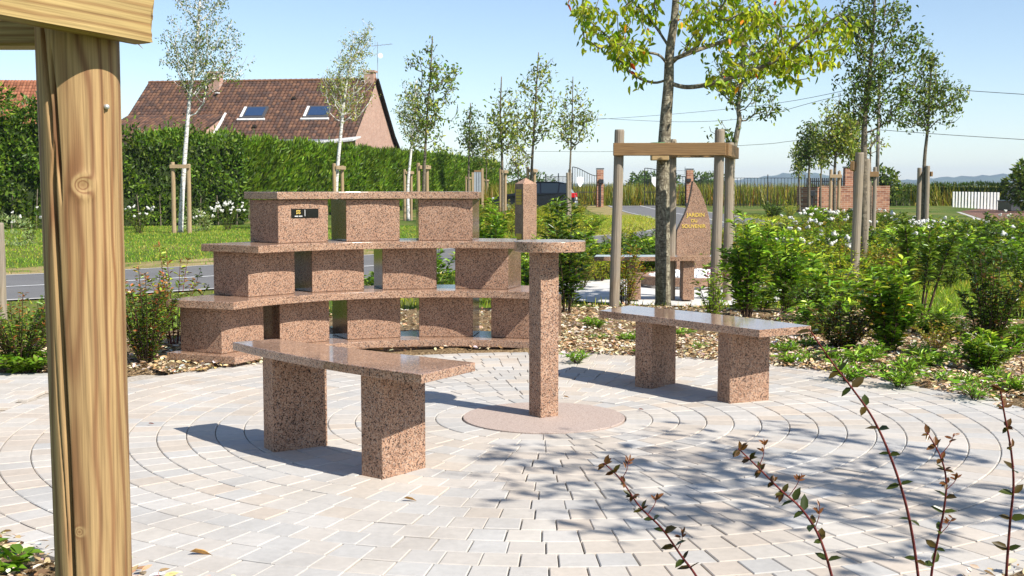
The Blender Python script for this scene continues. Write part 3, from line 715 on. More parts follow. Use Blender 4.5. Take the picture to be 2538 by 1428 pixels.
def tree(name, label, base, trunk_px, r0, att, barkm, leafc, nleaf, L, W, group=None, rt=.004, shape='oval', lmat='leaf', spread=.14, up=.5, droop=.4, step=.22, branch_mat=None, sides=6, cat='tree', wts=None, jit=.2, tcap=.45, hang=.3, limbs=()):
    base = Vector(base)
    nodes, par, chains = grow([Vector(p) for p in trunk_px], att, step, up, limbs=limbs)
    cnt = np.zeros(len(nodes)); kids = np.zeros(len(nodes), int)
    for p in par:
        if p >= 0: kids[p] += 1
    for i in range(len(nodes)-1, -1, -1):
        if kids[i] == 0: cnt[i] += 1
        if par[i] >= 0: cnt[par[i]] += cnt[i]
    rr_ = rt*np.power(cnt, tcap)
    nt_ = len(trunk_px); k_ = r0/max(rr_[0], 1e-6)
    root = empty(name, base, 0, label, cat, group); off = np.array(base[:])
    mb = MB()
    tr = [rr_[i]*k_*(1-.55*i/(nt_-1)) if i < nt_ else 0 for i in range(nt_)]
    tr = [r0*(1-.72*(i/(nt_-1))**1.1) for i in range(nt_)]; tr[0] *= 1.15
    mb.tube([Vector(nodes[i]-off) for i in chains[0]], tr, 12)
    for ch in chains[1:]:
        rad_ = [min(rr_[i], .75*(tr[ch[0]] if ch[0] < nt_ else 9)) for i in ch]; rad_[0] = rad_[1]
        mb.tube([Vector(nodes[i]-off) for i in ch], rad_, 5 if max(rad_) < .02 else sides, cap=False)
    mb.build('trunk', barkm, root, smooth=True)
    idx = []
    for ch in chains[1:]:
        m = len(ch)
        for q, i in enumerate(ch):
            if q/m > .3: idx.append(i)
    idx = np.array(idx); pick = rng.choice(idx, nleaf); pp_ = np.array(par)[pick]; t = rng.random((nleaf, 1))
    pos = nodes[pick]*(1-t)+nodes[pp_]*t+rng.normal(0, spread, (nleaf, 3))*np.array([1, 1, .8])
    d = rand_dirs(nleaf); d[:, 2] -= hang; upv = rand_dirs(nleaf, .9)
    s_ = rng.uniform(.7, 1.25, nleaf)
    leaves('crown', lmat, root, pos-off, d, upv, L*s_, W*s_, palette(nleaf, leafc, jit, wts), shape=shape, droop=droop)
    return root
def crown_pts(Y, boxes, n, dep=None, hollow=.0):
    """boxes: (cx,cy,rx,ry) ellipses in photo pixels at distance Y, given real depth"""
    out = []; ar = np.array([b[2]*b[3] for b in boxes]); ar = ar/ar.sum()
    for _ in range(n):
        b = boxes[rng.choice(len(boxes), p=ar)]; q = rand_dirs(1)[0]*rng.random()**(1/2.4)
        p = at(b[0]+q[0]*b[2], b[1]-q[2]*b[3], Y); rx = b[2]/FPX*Y
        out.append((p.x, Y+q[1]*(dep or rx), p.z))
    return np.array(out)
def trunk_line(Y, pxs, n=10, z0=-.05, jit=.0):
    P_ = [at(x, y, Y) for x, y in pxs]; P_[0] = Vector((P_[0].x, Y, z0)); q = spline([tuple(p) for p in P_], n)
    return [Vector(p) for p in q]
GYG = [(.20, .24, .03), (.145, .195, .025), (.09, .14, .02), (.25, .265, .04), (.055, .095, .016)]
YM = 14.95
trk = trunk_line(YM, [(1643, 770), (1642, 560), (1643, 420), (1650, 300), (1657, 210), (1660, 130), (1672, 40), (1680, -90), (1690, -240)], 7)
att = np.concatenate([crown_pts(YM, [(1500, 60, 85, 70), (1450, 25, 45, 45), (1560, 110, 60, 60), (1590, 30, 60, 70)], 60, 1.0),
                      crown_pts(YM, [(1880, 140, 130, 65), (1990, 130, 100, 70), (2070, 95, 45, 45), (1800, 170, 60, 35)], 95, 1.2),
                      crown_pts(YM, [(1760, 40, 130, 70), (1900, 30, 140, 55), (2030, 40, 60, 40)], 75, 1.3),
                      crown_pts(YM, [(1700, -160, 260, 110)], 60, 1.5)])
def limb(pxs, dY):
    return spline([tuple(at(x, y, YM+dY*i/(len(pxs)-1))) for i, (x, y) in enumerate(pxs)], 5)
LIMBS = [limb([(1656, 165), (1630, 135), (1560, 125), (1500, 85), (1450, 40), (1410, -10)], -.5), limb([(1658, 195), (1620, 205), (1570, 185), (1530, 140), (1515, 110)], .4),
         limb([(1657, 205), (1700, 216), (1760, 208), (1850, 180), (1930, 145), (2010, 85), (2090, 30)], -.7), limb([(1660, 165), (1690, 135), (1715, 95), (1740, 40), (1765, -20)], .5),
         limb([(1662, 150), (1720, 120), (1760, 60), (1800, 0), (1850, -60)], -.6), limb([(1660, 120), (1620, 60), (1580, 20), (1540, -40)], .6), limb([(1662, 150), (1740, 120), (1830, 90), (1900, 50), (1960, 0)], .9)]
tree('cherry_tree', 'yellow-green leaved tree with thick mottled trunk inside the four-post frame', (trk[0].x, YM, 0), trk, .097, att, 'bark_cherry', GYG+[(.42, .16, .03), (.30, .04, .02)], 2900, .105, .047,
     rt=.0052, shape='oval', lmat='leaf_thin', spread=.055, up=.25, droop=.25, step=.2, wts=[.27, .26, .19, .18, .092, .005, .003], tcap=.48, hang=1.0, limbs=LIMBS)
BIR = [(.06, .085, .03), (.085, .11, .04), (.04, .06, .024), (.13, .15, .06)]
MIX = [(.08, .115, .035), (.12, .16, .05), (.055, .08, .028), (.18, .20, .07)]
DRK = [(.04, .065, .022), (.06, .09, .03), (.03, .048, .018), (.10, .13, .04)]
YT = [(.12, .145, .05), (.17, .19, .07), (.08, .10, .035), (.22, .23, .10)]
def bt(name, label, Y, trunk, r0, crown, natt, leafc, nleaf, L, W, **k):
    tl = trunk_line(Y, trunk, 5); return tree(name, label, (tl[0].x, Y, 0), tl, r0, crown_pts(Y, crown, int(natt*1.35)), k.pop('bark', 'bark_grey'), leafc, int(nleaf*.78), L, W*.88, group='young staked trees in the grounds', **k)
bt('birch_tree', 'white-stemmed birch with airy round crown in front of the tiled roof', 39.4, [(447, 573), (452, 480), (458, 390), (466, 290), (474, 215), (486, 120), (495, 10), (498, -60)], .085,
   [(500, 110, 95, 125), (560, 150, 75, 80), (440, 140, 55, 85), (500, -10, 75, 75), (490, 200, 55, 60)], 330, BIR, 4600, .088, .05, bark='bark_birch', rt=.0075, spread=.10, up=.9, step=.35, shape='dia', lmat='leaf', tcap=.42)
bt('birch_tree', 'leaning white birch with feathery crown before the brick gable', 40.5, [(830, 585), (833, 470), (838, 400), (846, 320), (855, 235), (868, 165), (900, 90)], .075,
   [(860, 220, 70, 85), (880, 140, 50, 70), (905, 90, 25, 45), (830, 205, 40, 60)], 280, YT, 3600, .075, .042, bark='bark_birch', rt=.007, spread=.08, up=1., step=.33, shape='dia', tcap=.42)
bt('birch_tree', 'small white birch with pale crown half hidden by the grey-trunked tree', 53, [(1012, 545), (1011, 460), (1018, 385), (1024, 310), (1032, 200)], .08,
   [(1020, 265, 42, 80), (1030, 330, 30, 40)], 150, YT+BIR, 1900, .10, .065, bark='bark_birch', rt=.008, spread=.1, up=.9, step=.4, shape='dia')
bt('young_tree', 'grey-trunked young tree with thin leader shoots beside the hedge end', 40, [(1048, 571), (1050, 470), (1053, 390), (1058, 300), (1066, 200), (1072, 90)], .062,
   [(1070, 240, 70, 95), (1050, 310, 60, 60), (1100, 190, 45, 45), (1020, 150, 28, 25), (1070, 130, 18, 45)], 200, MIX, 1350, .125, .08, rt=.008, spread=.11, up=.7, step=.35)
bt('young_tree', 'dark round-crowned young tree before the thuja hedge', 84, [(1160, 515), (1161, 440), (1163, 370), (1166, 255)], .1, [(1168, 320, 36, 62), (1180, 370, 24, 35)], 90, DRK, 1000, .2, .13, rt=.012, spread=.22, up=.7, step=.6)
bt('young_tree', 'slim young tree standing by the sign board', 96, [(1204, 508), (1205, 440), (1206, 395), (1207, 300)], .06, [(1206, 370, 28, 55)], 60, YT, 500, .19, .12, rt=.012, spread=.25, up=.8, step=.7)
bt('young_tree', 'young tree with open green crown behind the columbarium end', 50, [(1246, 549), (1245, 450), (1244, 380), (1240, 290), (1243, 190)], .075, [(1248, 290, 48, 85), (1230, 340, 36, 45), (1270, 330, 40, 50)], 170, YT+MIX, 1150, .14, .09, rt=.008, spread=.14, up=.8, step=.4)
bt('young_tree', 'tall thin young tree rising behind the obelisk', 46, [(1316, 556), (1317, 450), (1320, 380), (1326, 280), (1331, 190), (1335, 130)], .065, [(1325, 260, 55, 95), (1345, 170, 30, 45), (1300, 330, 36, 45), (1355, 310, 36, 45)], 190, YT+MIX, 950, .14, .085, rt=.007, spread=.12, up=.8, step=.38)
bt('young_tree', 'sparse young tree standing before the open gate leaf', 44.6, [(1411, 559), (1411, 470), (1414, 390), (1418, 300), (1420, 190)], .05, [(1420, 280, 52, 85), (1400, 320, 40, 45), (1450, 300, 40, 60)], 190, YT+MIX, 750, .13, .08, rt=.006, spread=.12, up=.7, step=.38)
bt('young_tree', 'bare little sapling by the parked car', 70, [(1285, 524), (1285, 470), (1284, 420), (1282, 340)], .05, [(1285, 390, 34, 40)], 60, YT, 350, .16, .1, rt=.012, spread=.2, up=.9, step=.5)
bt('young_tree', 'crooked pale-barked tree rising behind the four-post frame', 24, [(1811, 640), (1812, 470), (1816, 390), (1832, 300), (1830, 265), (1840, 160), (1850, 20)], .075,
   [(1850, 150, 95, 130), (1800, 200, 60, 60), (1900, 240, 45, 60), (1870, 30, 80, 70), (1780, 340, 40, 40)], 190, DRK+MIX, 1900, .095, .05, bark='bark_cherry', rt=.0055, spread=.08, up=.5, step=.28)
bt('young_tree', 'tall dark-leaved tree above the thick grey post', 18.8, [(2140, 700), (2141, 450), (2142, 330), (2146, 262), (2156, 170), (2165, 60), (2170, -60)], .055,
   [(2190, 130, 100, 130), (2160, 20, 95, 80), (2130, 230, 70, 70), (2215, 250, 80, 70), (2270, 110, 45, 35), (2110, 100, 50, 80)], 330, DRK+[(.10, .15, .06)], 4600, .062, .04, rt=.0036, spread=.055, up=.7, step=.2)
bt('young_tree', 'leafy staked tree with spreading crown behind the white roses', 32.6, [(2288, 590), (2289, 470), (2292, 390), (2299, 320), (2304, 230), (2310, 140)], .062,
   [(2320, 240, 75, 85), (2290, 210, 60, 80), (2270, 290, 45, 40), (2375, 230, 40, 35), (2310, 140, 28, 45)], 230, DRK+MIX, 2300, .095, .06, rt=.006, spread=.08, up=.6, step=.28)
bt('young_tree', 'nearly bare sapling in front of the brick wall', 31, [(2158, 600), (2158, 470), (2157, 400), (2160, 330)], .04, [(2168, 345, 28, 40)], 30, YT, 60, .1, .06, rt=.007, spread=.07, up=.9, step=.3)
bt('young_tree', 'dense green tree in front of the brick wall pillar', 44, [(2068, 562), (2068, 470), (2070, 400), (2075, 330), (2080, 250)], .07, [(2075, 320, 58, 85), (2050, 360, 40, 50), (2105, 330, 40, 60)], 200, MIX+YT, 2200, .13, .085, rt=.009, spread=.14, up=.8, step=.38)
bt('young_tree', 'small slender tree standing against the iron railing', 66, [(1982, 526), (1981, 460), (1980, 420), (1978, 355)], .06, [(1979, 395, 18, 50)], 60, YT+MIX, 700, .14, .09, rt=.01, spread=.14, up=1., step=.5)
bt('young_tree', 'round-crowned dark tree left of the brick wall pillar', 62, [(2005, 532), (2005, 450), (2006, 400), (2010, 300)], .08, [(2012, 350, 32, 58), (1998, 380, 24, 40)], 120, DRK, 1500, .16, .11, rt=.01, spread=.16, up=.9, step=.5)
bt('young_tree', 'thin pale tree between dark trees at the brick wall', 64, [(2034, 530), (2034, 450), (2036, 420), (2038, 350)], .06, [(2038, 380, 16, 45)], 50, YT, 420, .15, .1, rt=.011, spread=.14, up=1., step=.5)
bt('young_tree', 'leafy tree whose crown spreads above the brick pillar', 58, [(2118, 537), (2118, 440), (2118, 390), (2115, 260)], .08, [(2112, 330, 32, 65), (2125, 380, 25, 35)], 110, DRK+MIX, 1300, .16, .1, rt=.01, spread=.16, up=.8, step=.5)
# the tree beside the paving whose shade dapples the stones
q = [(4.35, 3.4, -.05), (4.33, 3.42, 1.0), (4.28, 3.5, 1.9), (4.22, 3.6, 2.7), (4.15, 3.7, 3.6)]
att = []
while len(att) < 210:
    d_ = rand_dirs(1)[0]*random.random()**.4; p = (4.2+d_[0]*1.6, 3.6+d_[1]*1.4, 3.55+d_[2]*.95)
    att.append(p)
tree('cherry_tree', 'leafy tree beside the paved circle dappling the stones with shade', (4.35, 3.4, 0), [Vector(p) for p in spline(q, 6)], .08, np.array(att), 'bark_cherry', GYG, 780, .12, .06, rt=.0048, lmat='leaf_thin', spread=.09, up=.3, wts=None, hang=.8)
# far round tree and bushes on the skyline
def clump(name, label, ctr, rx, ry, rz, n, L, W, cols, group=None, core=True, mat='leaf', cat='bush'):
    root = empty(name, (ctr[0], ctr[1], 0), 0, label, cat, group)
    d_ = rand_dirs(n); rad_ = (.72+.28*rng.random(n)**.5)*(1+.18*np.sin(d_[:, 0]*5+d_[:, 2]*4)+.12*np.sin(d_[:, 1]*9+2))
    pos = d_*rad_[:, None]*np.array([rx, ry, rz]); pos[:, 2] = np.maximum(pos[:, 2]+ctr[2], .03)
    dd = nrm(d_+rng.normal(0, .6, (n, 3))); 
    leaves('foliage', mat, root, pos, dd, rand_dirs(n, .6), L*rng.uniform(.6, 1.3, n), W*rng.uniform(.6, 1.3, n), palette(n, cols, .25), shape='dia')
    if core:
        mb = MB(); mb.tube([Vector((0, 0, -.02)), Vector((0, 0, max(.1, ctr[2])))], [max(.04, rx*.06)]*2, 6); mb.build('stem', 'bark_grey', root)
        o = link('shade_core', npmesh('shade_core', ico*np.array([rx*.62, ry*.62, rz*.62])+np.array([0, 0, ctr[2]]), icf), 'hedge_core', root)  # solid dark lump standing in for the shaded inside, no real twigs
    return root
c = at(2536, 448, 70); clump('round_tree', 'dark round tree at the end of the clipped hedge', (c.x+.4, 70, c.z-.2), 1.2, 1.2, 1.15, 1200, .3, .2, DRK, cat='tree')
c = at(2192, 450, 88); clump('round_bush', 'dark round bush beside the utility pole', (c.x, 88, c.z-.1), 1.0, 1.0, 1.1, 700, .3, .2, DRK)
for px_, Y_, rr_, lab in ((1115, 100, 1.3, 'yellow-tipped conifer peeping over the hedge end'), (1090, 102, 1.0, 'small yellow conifer peeping over the hedge end')):
    c = at(px_, 390, Y_); clump('conifer', lab, (c.x, Y_, 2.0), rr_, rr_, 2.6, 900, .35, .16, [(.20, .22, .03), (.09, .13, .025), (.05, .08, .02)], cat='conifer')
c = at(1340, 440, 120); clump('thicket', 'blue-green thicket on the boundary beyond the parked car', (c.x-2, 120, 1.2), 3.6, 1.5, 1.7, 1500, .35, .2, [(.07, .11, .06), (.05, .085, .05)])
for px_, Y_, w_ in ((1577, 240, 2.2), (1620, 230, 5.5), (1655, 232, 4.), (1740, 235, 4.), (1775, 240, 5.5), (1600, 250, 3.)):
    c = at(px_, 458, Y_); clump('field_tree', 'dark distant tree at the far edge of the crop field', (c.x, Y_, 1.7), w_*.7, w_*.5, 1.9+.1*w_, 500, .6, .4, [(.035, .06, .02), (.05, .08, .03)], 'distant trees beyond the field', cat='tree')
# ================================================================ hedges
def hedge(name, label, path, h, depth, ndens, L, W, cols, rough=.12, upb=.8, mat='leaf', topvar=.1, shape='dia'):
    """path: plan points of the front line, depth towards the left normal of the path"""
    P_ = [Vector(p) for p in path]; root = empty(name, (P_[0].x, P_[0].y, 0), 0, label, 'hedge'); off = np.array([P_[0].x, P_[0].y, 0])
    pos = []; nor = []
    core = MB()
    for a_, b_ in zip(P_[:-1], P_[1:]):
        d_ = (b_-a_); l_ = d_.length; d_ = d_/l_; nn = Vector((-d_.y, d_.x))
        k = int(l_*h*ndens); t = rng.random(k); z = rng.random(k)**.9*h
        p = np.stack([a_.x+d_.x*l_*t, a_.y+d_.y*l_*t, z], 1); pos.append(p); nor.append(np.tile([-nn.x, -nn.y, .25], (k, 1)))
        k2 = int(l_*depth*ndens*.9); t = rng.random(k2); s_ = rng.random(k2)*depth
        p = np.stack([a_.x+d_.x*l_*t+nn.x*s_, a_.y+d_.y*l_*t+nn.y*s_, np.full(k2, h)], 1); pos.append(p); nor.append(np.tile([-nn.x*.3, -nn.y*.3, 1.], (k2, 1)))
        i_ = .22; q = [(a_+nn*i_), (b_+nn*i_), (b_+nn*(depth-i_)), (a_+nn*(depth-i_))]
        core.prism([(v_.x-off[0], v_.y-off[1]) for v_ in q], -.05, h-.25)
    # end faces
    for e_, sgn in ((P_[0], -1), (P_[-1], 1)):
        d_ = ((P_[1]-P_[0]) if sgn < 0 else (P_[-1]-P_[-2])).normalized(); nn = Vector((-d_.y, d_.x)); k = int(depth*h*ndens)
        s_ = rng.random(k)*depth; z = rng.random(k)*h; pos.append(np.stack([e_.x+nn.x*s_, e_.y+nn.y*s_, z], 1)); nor.append(np.tile([d_.x*sgn, d_.y*sgn, .2], (k, 1)))
    pos = np.concatenate(pos); nor = nrm(np.concatenate(nor)); n = len(pos)
    wv = np.sin(pos[:, 0]*1.7+pos[:, 2]*1.1)*np.sin(pos[:, 1]*1.3+pos[:, 2]*2.3)+.6*np.sin(pos[:, 0]*4.1+pos[:, 1]*3.7+pos[:, 2]*3)
    pos = pos+nor*(wv[:, None]*rough-.1+rng.normal(0, rough*.5, (n, 1)))
    pos[:, 2] += (pos[:, 2] > h*.8)*(rng.normal(0, topvar, n)+topvar*np.sin(pos[:, 0]*2.1+pos[:, 1]))
    d_ = nrm(nor*.6+rng.normal(0, .45, (n, 3))+np.array([0, 0, upb])); up_ = nrm(nor+rng.normal(0, .5, (n, 3)))
    c = palette(n, cols, .22); patch = .5+.5*np.sin(pos[:, 0]*.9+pos[:, 2]*1.7+np.sin(pos[:, 1]*1.1)*2); c = c*(.75+.5*patch[:, None])
    leaves('foliage', mat, root, pos-off, d_, up_, L*rng.uniform(.6, 1.4, n), W*rng.uniform(.6, 1.4, n), c, shape=shape, droop=.1)
    core.build('shade_core', 'hedge_core', root)  # plain block coloured as shaded foliage, not modelled twigs
    # bare stems at the foot
    st = MB(); tot = 0
    for a_, b_ in zip(P_[:-1], P_[1:]):
        k = int((b_-a_).length/.7)
        for i in range(k):
            p = a_+(b_-a_)*((i+.5)/k); st.tube([Vector((p.x-off[0], p.y-off[1], -.05)), Vector((p.x-off[0]+random.uniform(-.1, .1), p.y-off[1], h*.35))], [.03, .02], 5)
    st.build('stems', 'bark_grey', root)['kind'] = 'stuff'
    return root
THU = [(.066, .115, .015), (.046, .085, .012), (.09, .14, .02), (.03, .056, .01)]
LAU = [(.034, .064, .013), (.052, .09, .016), (.022, .043, .01), (.075, .12, .024)]
hedge('thuja_hedge', 'long tall clipped bright green conifer hedge running below the tiled roof', [(-14.6, 48.6), (-12.6, 50), (-8.8, 66), (-4.5, 88), (-1.0, 109)], 3.42, 1.5, 150, .32, .085, THU, .10, 1.0, topvar=.09)
hedge('laurel_hedge', 'big leafy dark green hedge behind the round pine post', [(-26, 38.5), (-17.2, 42.6), (-14.9, 43.8)], 3.9, 1.8, 260, .17, .085, LAU, .22, .25, topvar=.22, shape='oval')
hedge('laurel_hedge', 'lower leafy dark hedge joining the conifer hedge near the birch', [(-15.6, 44.4), (-13.0, 46.2), (-10.5, 47.8)], 3.25, 1.2, 210, .16, .08, LAU, .2, .25, topvar=.25, shape='oval')
p = at(40, 220, 43.0); clump('laurel_shoots', 'leafy shoots rising above the dark hedge before the orange roof', (-18.4, 42.8, 4.3), 1.0, .7, .95, 900, .2, .09, LAU+[(.13, .19, .04)], core=False, cat='shrub')
HDK = [(.025, .05, .014), (.035, .06, .018), (.018, .035, .010)]
hedge('clipped_hedge', 'dark clipped hedge behind the white stone row', [(33.2, 96), (42, 92), (52, 90)], 1.62, 1.2, 130, .2, .07, HDK, .06, .8, topvar=.06)
hedge('clipped_hedge', 'low striped green hedge between the brick wall and the dark hedge', [(29.2, 93), (33.0, 95)], 1.36, 1.0, 130, .24, .08, [(.05, .08, .016), (.09, .12, .03), (.03, .05, .012)], .12, 1., topvar=.08)
# ================================================================ shrubs
def shrub(name, label, base, h, w_, nst, nl, L, W, cols, stemm='twig', mat='leaf_gloss', group=None, lo=.12, lean=.5, upl=.5, shape='oval', cat='shrub', wts=None, arch=.0, sr=.006, jit=.2, parent_loc=True, tips=None):
    root = empty(name, base, random.uniform(0, 6.28) if group else 0, label, cat, group); st = MB(); pos = []; dr = []; cl = []
    for i in range(nst):
        a_ = 2*math.pi*(i+random.random())/nst; rr_ = w_*(.25+.75*random.random()**.7); hh = h*(.6+.4*random.random())*(1-.25*(rr_/w_)**2)
        b0 = Vector((math.cos(a_)*w_*.12, math.sin(a_)*w_*.12, -.02)); tip = Vector((math.cos(a_)*rr_, math.sin(a_)*rr_, hh))
        mid = b0.lerp(tip, .5)+Vector((-math.cos(a_)*rr_*.22*lean, -math.sin(a_)*rr_*.22*lean, h*.12*lean+arch*h*.3))
        pl_ = [(b0*(1-t)**2+mid*2*t*(1-t)+tip*t*t) for t in np.linspace(0, 1, 6)]
        st.tube(pl_, [sr*(1.2-.8*t) for t in np.linspace(0, 1, 6)], 4, cap=False)
        k = nl//nst
        t = lo+(1-lo)*rng.random(k)**.8; P_ = np.array([p_[:] for p_ in pl_]); x = t*5; i0 = np.minimum(x.astype(int), 4); f_ = (x-i0)[:, None]
        p_ = P_[i0]*(1-f_)+P_[i0+1]*f_; tan = nrm(P_[np.minimum(i0+1, 5)]-P_[i0]); az = rng.random(k)*6.283
        side = np.stack([np.cos(az), np.sin(az), np.zeros(k)], 1)
        pos.append(p_+side*.01); dr.append(nrm(side*.9+tan*upl+rng.normal(0, .2, (k, 3))))
        hf = (p_[:, 2:3]/h); cl.append(np.clip(.78+.4*hf, .6, 1.25))
    pos = np.concatenate(pos); dr = np.concatenate(dr); n = len(pos); up_ = nrm(rng.normal(0, .35, (n, 3))+np.array([0, 0, 1.]))
    c = palette(n, cols, jit, wts)
    if tips is not None:
        k = (pos[:, 2] > h*.68) & (rng.random(n) < .55); c[k] = palette(k.sum(), tips, .15)
    st.build('stems', stemm, root, smooth=True)
    leaves('foliage', mat, root, pos, dr, up_, L*rng.uniform(.65, 1.25, n), W*rng.uniform(.65, 1.25, n), c, shape=shape, droop=.22)
    return root
LG = [(.055, .11, .018), (.085, .155, .025), (.035, .07, .014), (.12, .19, .035)]
TIP = [(.19, .27, .04), (.24, .31, .06), (.14, .22, .035)]
def sh(name, label, px, py, h_px_top, w_px, **k):
    b = gp(px, py); h = at(px, h_px_top, b.y).z; w_ = w_px/FPX*b.y/2
    return shrub(name, label, (b.x, b.y, 0), h, w_, k.pop('nst', 14), k.pop('nl', 900), k.pop('L', .085), k.pop('W', .03), k.pop('cols', LG), **k)
sh('laurel_shrub', 'bright leafy shrub with tall upright shoots beside the right frame post', 1850, 792, 500, 150, nl=1500, nst=18, tips=TIP, L=.10, W=.034)
sh('laurel_shrub', 'upright leafy shrub with pale new tips behind the bench end', 1950, 782, 560, 110, nl=1000, tips=TIP, L=.095, W=.032)
sh('laurel_shrub', 'glossy laurel bush with lime-green top and yellowing leaves low down', 2205, 880, 632, 150, nl=1300, nst=16, tips=TIP, L=.09, W=.036, cols=LG+[(.36, .24, .03)], wts=[.3, .3, .25, .11, .04])
sh('tall_shrub', 'tall multi-stemmed shrub on bare stems before the lawn', 2276, 822, 520, 215, nl=1300, lo=.45, nst=9, sr=.011, L=.085, W=.028, cols=[(.05, .085, .02), (.075, .125, .03), (.03, .055, .016), (.11, .16, .04)])
sh('dark_shrub', 'dense dark shrub with reddish side twigs at the lawn edge', 2450, 900, 590, 165, nl=1900, nst=20, L=.055, W=.022, cols=[(.03, .055, .014), (.045, .075, .018), (.10, .05, .03), (.02, .035, .01)], wts=[.4, .3, .12, .18])
sh('low_shrub', 'low bright green shrub at the foot of the dark shrub', 2435, 925, 815, 140, nl=1200, nst=18, L=.06, W=.022, cols=LG, tips=TIP)
sh('abelia_shrub', 'dark reddish-leaved shrub between bench end and laurel bush', 2090, 872, 735, 190, nl=1900, nst=22, L=.042, W=.02, cols=[(.045, .065, .018), (.09, .045, .025), (.03, .045, .014), (.07, .10, .025)])
sh('laurel_shrub', 'dark upright laurel behind the pedestal top', 1405, 780, 462, 120, nl=900, nst=11, L=.11, W=.034, cols=[(.03, .06, .014), (.045, .085, .02), (.02, .04, .01), (.08, .13, .03)])
sh('nandina_shrub', 'thin reddish-green shrub beside the left frame post', 1550, 758, 580, 120, nl=1100, nst=16, L=.05, W=.018, cols=[(.13, .15, .03), (.08, .12, .025), (.22, .10, .03), (.16, .17, .04)], mat='leaf')
sh('young_shrub', 'pale green seedling with purple flowers at the foot of the right post', 1765, 800, 640, 90, nl=300, nst=8, L=.07, W=.028, cols=[(.16, .22, .06), (.11, .17, .04)], tips=[(.16, .05, .20), (.2, .26, .08)])
sh('laurel_shrub', 'leafy laurel rising behind the shelf end', 1215, 700, 475, 130, nl=1300, nst=14, L=.11, W=.036, cols=LG, tips=TIP)
sh('low_shrub', 'leafy shrub growing behind the pedestal column', 1300, 745, 640, 120, nl=700, nst=12, L=.08, W=.032, cols=LG)
sh('low_shrub', 'shrub in shade seen through the columbarium gaps', 1060, 760, 600, 200, nl=1000, nst=16, L=.07, W=.03, cols=LG)
sh('low_shrub', 'dark shrub showing between the left columbarium blocks', 890, 770, 620, 160, nl=900, nst=14, L=.07, W=.03, cols=LG)
sh('abelia_shrub', 'abelia bush with red bracts beside the columbarium end', 365, 908, 640, 210, nl=2900, nst=30, L=.036, W=.019, cols=[(.05, .085, .018), (.08, .12, .025), (.03, .05, .012), (.14, .045, .03)], wts=[.36, .28, .22, .14], tips=[(.24, .07, .05), (.12, .17, .04), (.30, .16, .13)])
sh('abelia_shrub', 'long-caned abelia with pale leaves leaning over the columbarium end', 435, 860, 585, 190, nl=520, nst=11, L=.05, W=.024, cols=[(.10, .14, .03), (.16, .19, .05), (.13, .06, .035)], sr=.005, stemm='twig_red')
sh('abelia_shrub', 'abelia bush with mixed green and red leaves beyond the paved path', 50, 915, 715, 230, nl=2400, nst=28, L=.036, W=.019, cols=[(.05, .085, .018), (.09, .13, .03), (.03, .05, .012), (.14, .06, .03)], wts=[.36, .28, .2, .16], tips=[(.2, .08, .05), (.14, .19, .05)])
sh('laurel_shrub', 'small upright evergreen hugging the edge of the pine post', 112, 872, 700, 52, nl=420, nst=8, L=.055, W=.022, cols=LG)
sh('weed_patch', 'bright green weed sprawling over the path-side chips', 60, 922, 868, 190, nl=480, nst=16, L=.07, W=.04, cols=[(.075, .14, .02), (.06, .11, .018)], lean=1.2, cat='weed')
sh('weed_patch', 'green broad-leaved weed at the lower paving edge', -30, 1440, 1350, 200, nl=130, nst=10, L=.07, W=.045, cols=[(.05, .10, .018), (.07, .13, .02)], lean=1.2, cat='weed')
# low weeds sprouting through the chips: build a few, copy them
LOWW = [(.09, .17, .025), (.13, .21, .035), (.06, .12, .02)]
wp = [shrub('chip_weed', 'low green weed tuft sprouting through the wood chips', (0, 0, 0), .12, .16, 12, 110+40*k, .06, .016, LOWW, group='weeds in the wood chips', lean=1.2, sr=.003, upl=.8, cat='weed') for k in range(4)]
spots = [(1480, 845), (1430, 900), (1560, 850), (1690, 835), (1735, 870), (2000, 865), (2060, 900), (2130, 905), (2000, 900), (2180, 925), (2250, 930), (2300, 915), (2330, 950), (2390, 960), (2460, 945), (2520, 975), (2350, 905),
         (2480, 905), (2100, 945), (2230, 960), (2510, 890), (1945, 880), (1470, 815), (1600, 880), (2420, 990), (2280, 890), (2160, 890), (1960, 905)]
for i, (px_, py_) in enumerate(spots):
    o = wp[i] if i < 4 else copy_tree(wp[i % 4]); g_ = gp(px_, py_); o.location = (g_.x, g_.y, .005); o['label'] = 'low green weed tuft in the wood chips nearest '+min((('the second bench leg', 1.6, 8.1), ('the lime-topped laurel', 3.3, 10.4), ('the low bright shrub', 3.9, 9.4), ('the frame of the yellow-green tree', 1.5, 13), ('the reddish-leaved shrub', 2.9, 10.6), ('the pedestal', .6, 10)), key=lambda m_: math.hypot(m_[1]-g_.x, m_[2]-g_.y))[0]; o.rotation_euler = (0, 0, random.uniform(0, 6.28)); s_ = random.uniform(.6, 1.2); o.scale = (s_, s_, s_*random.uniform(.8, 1.3))
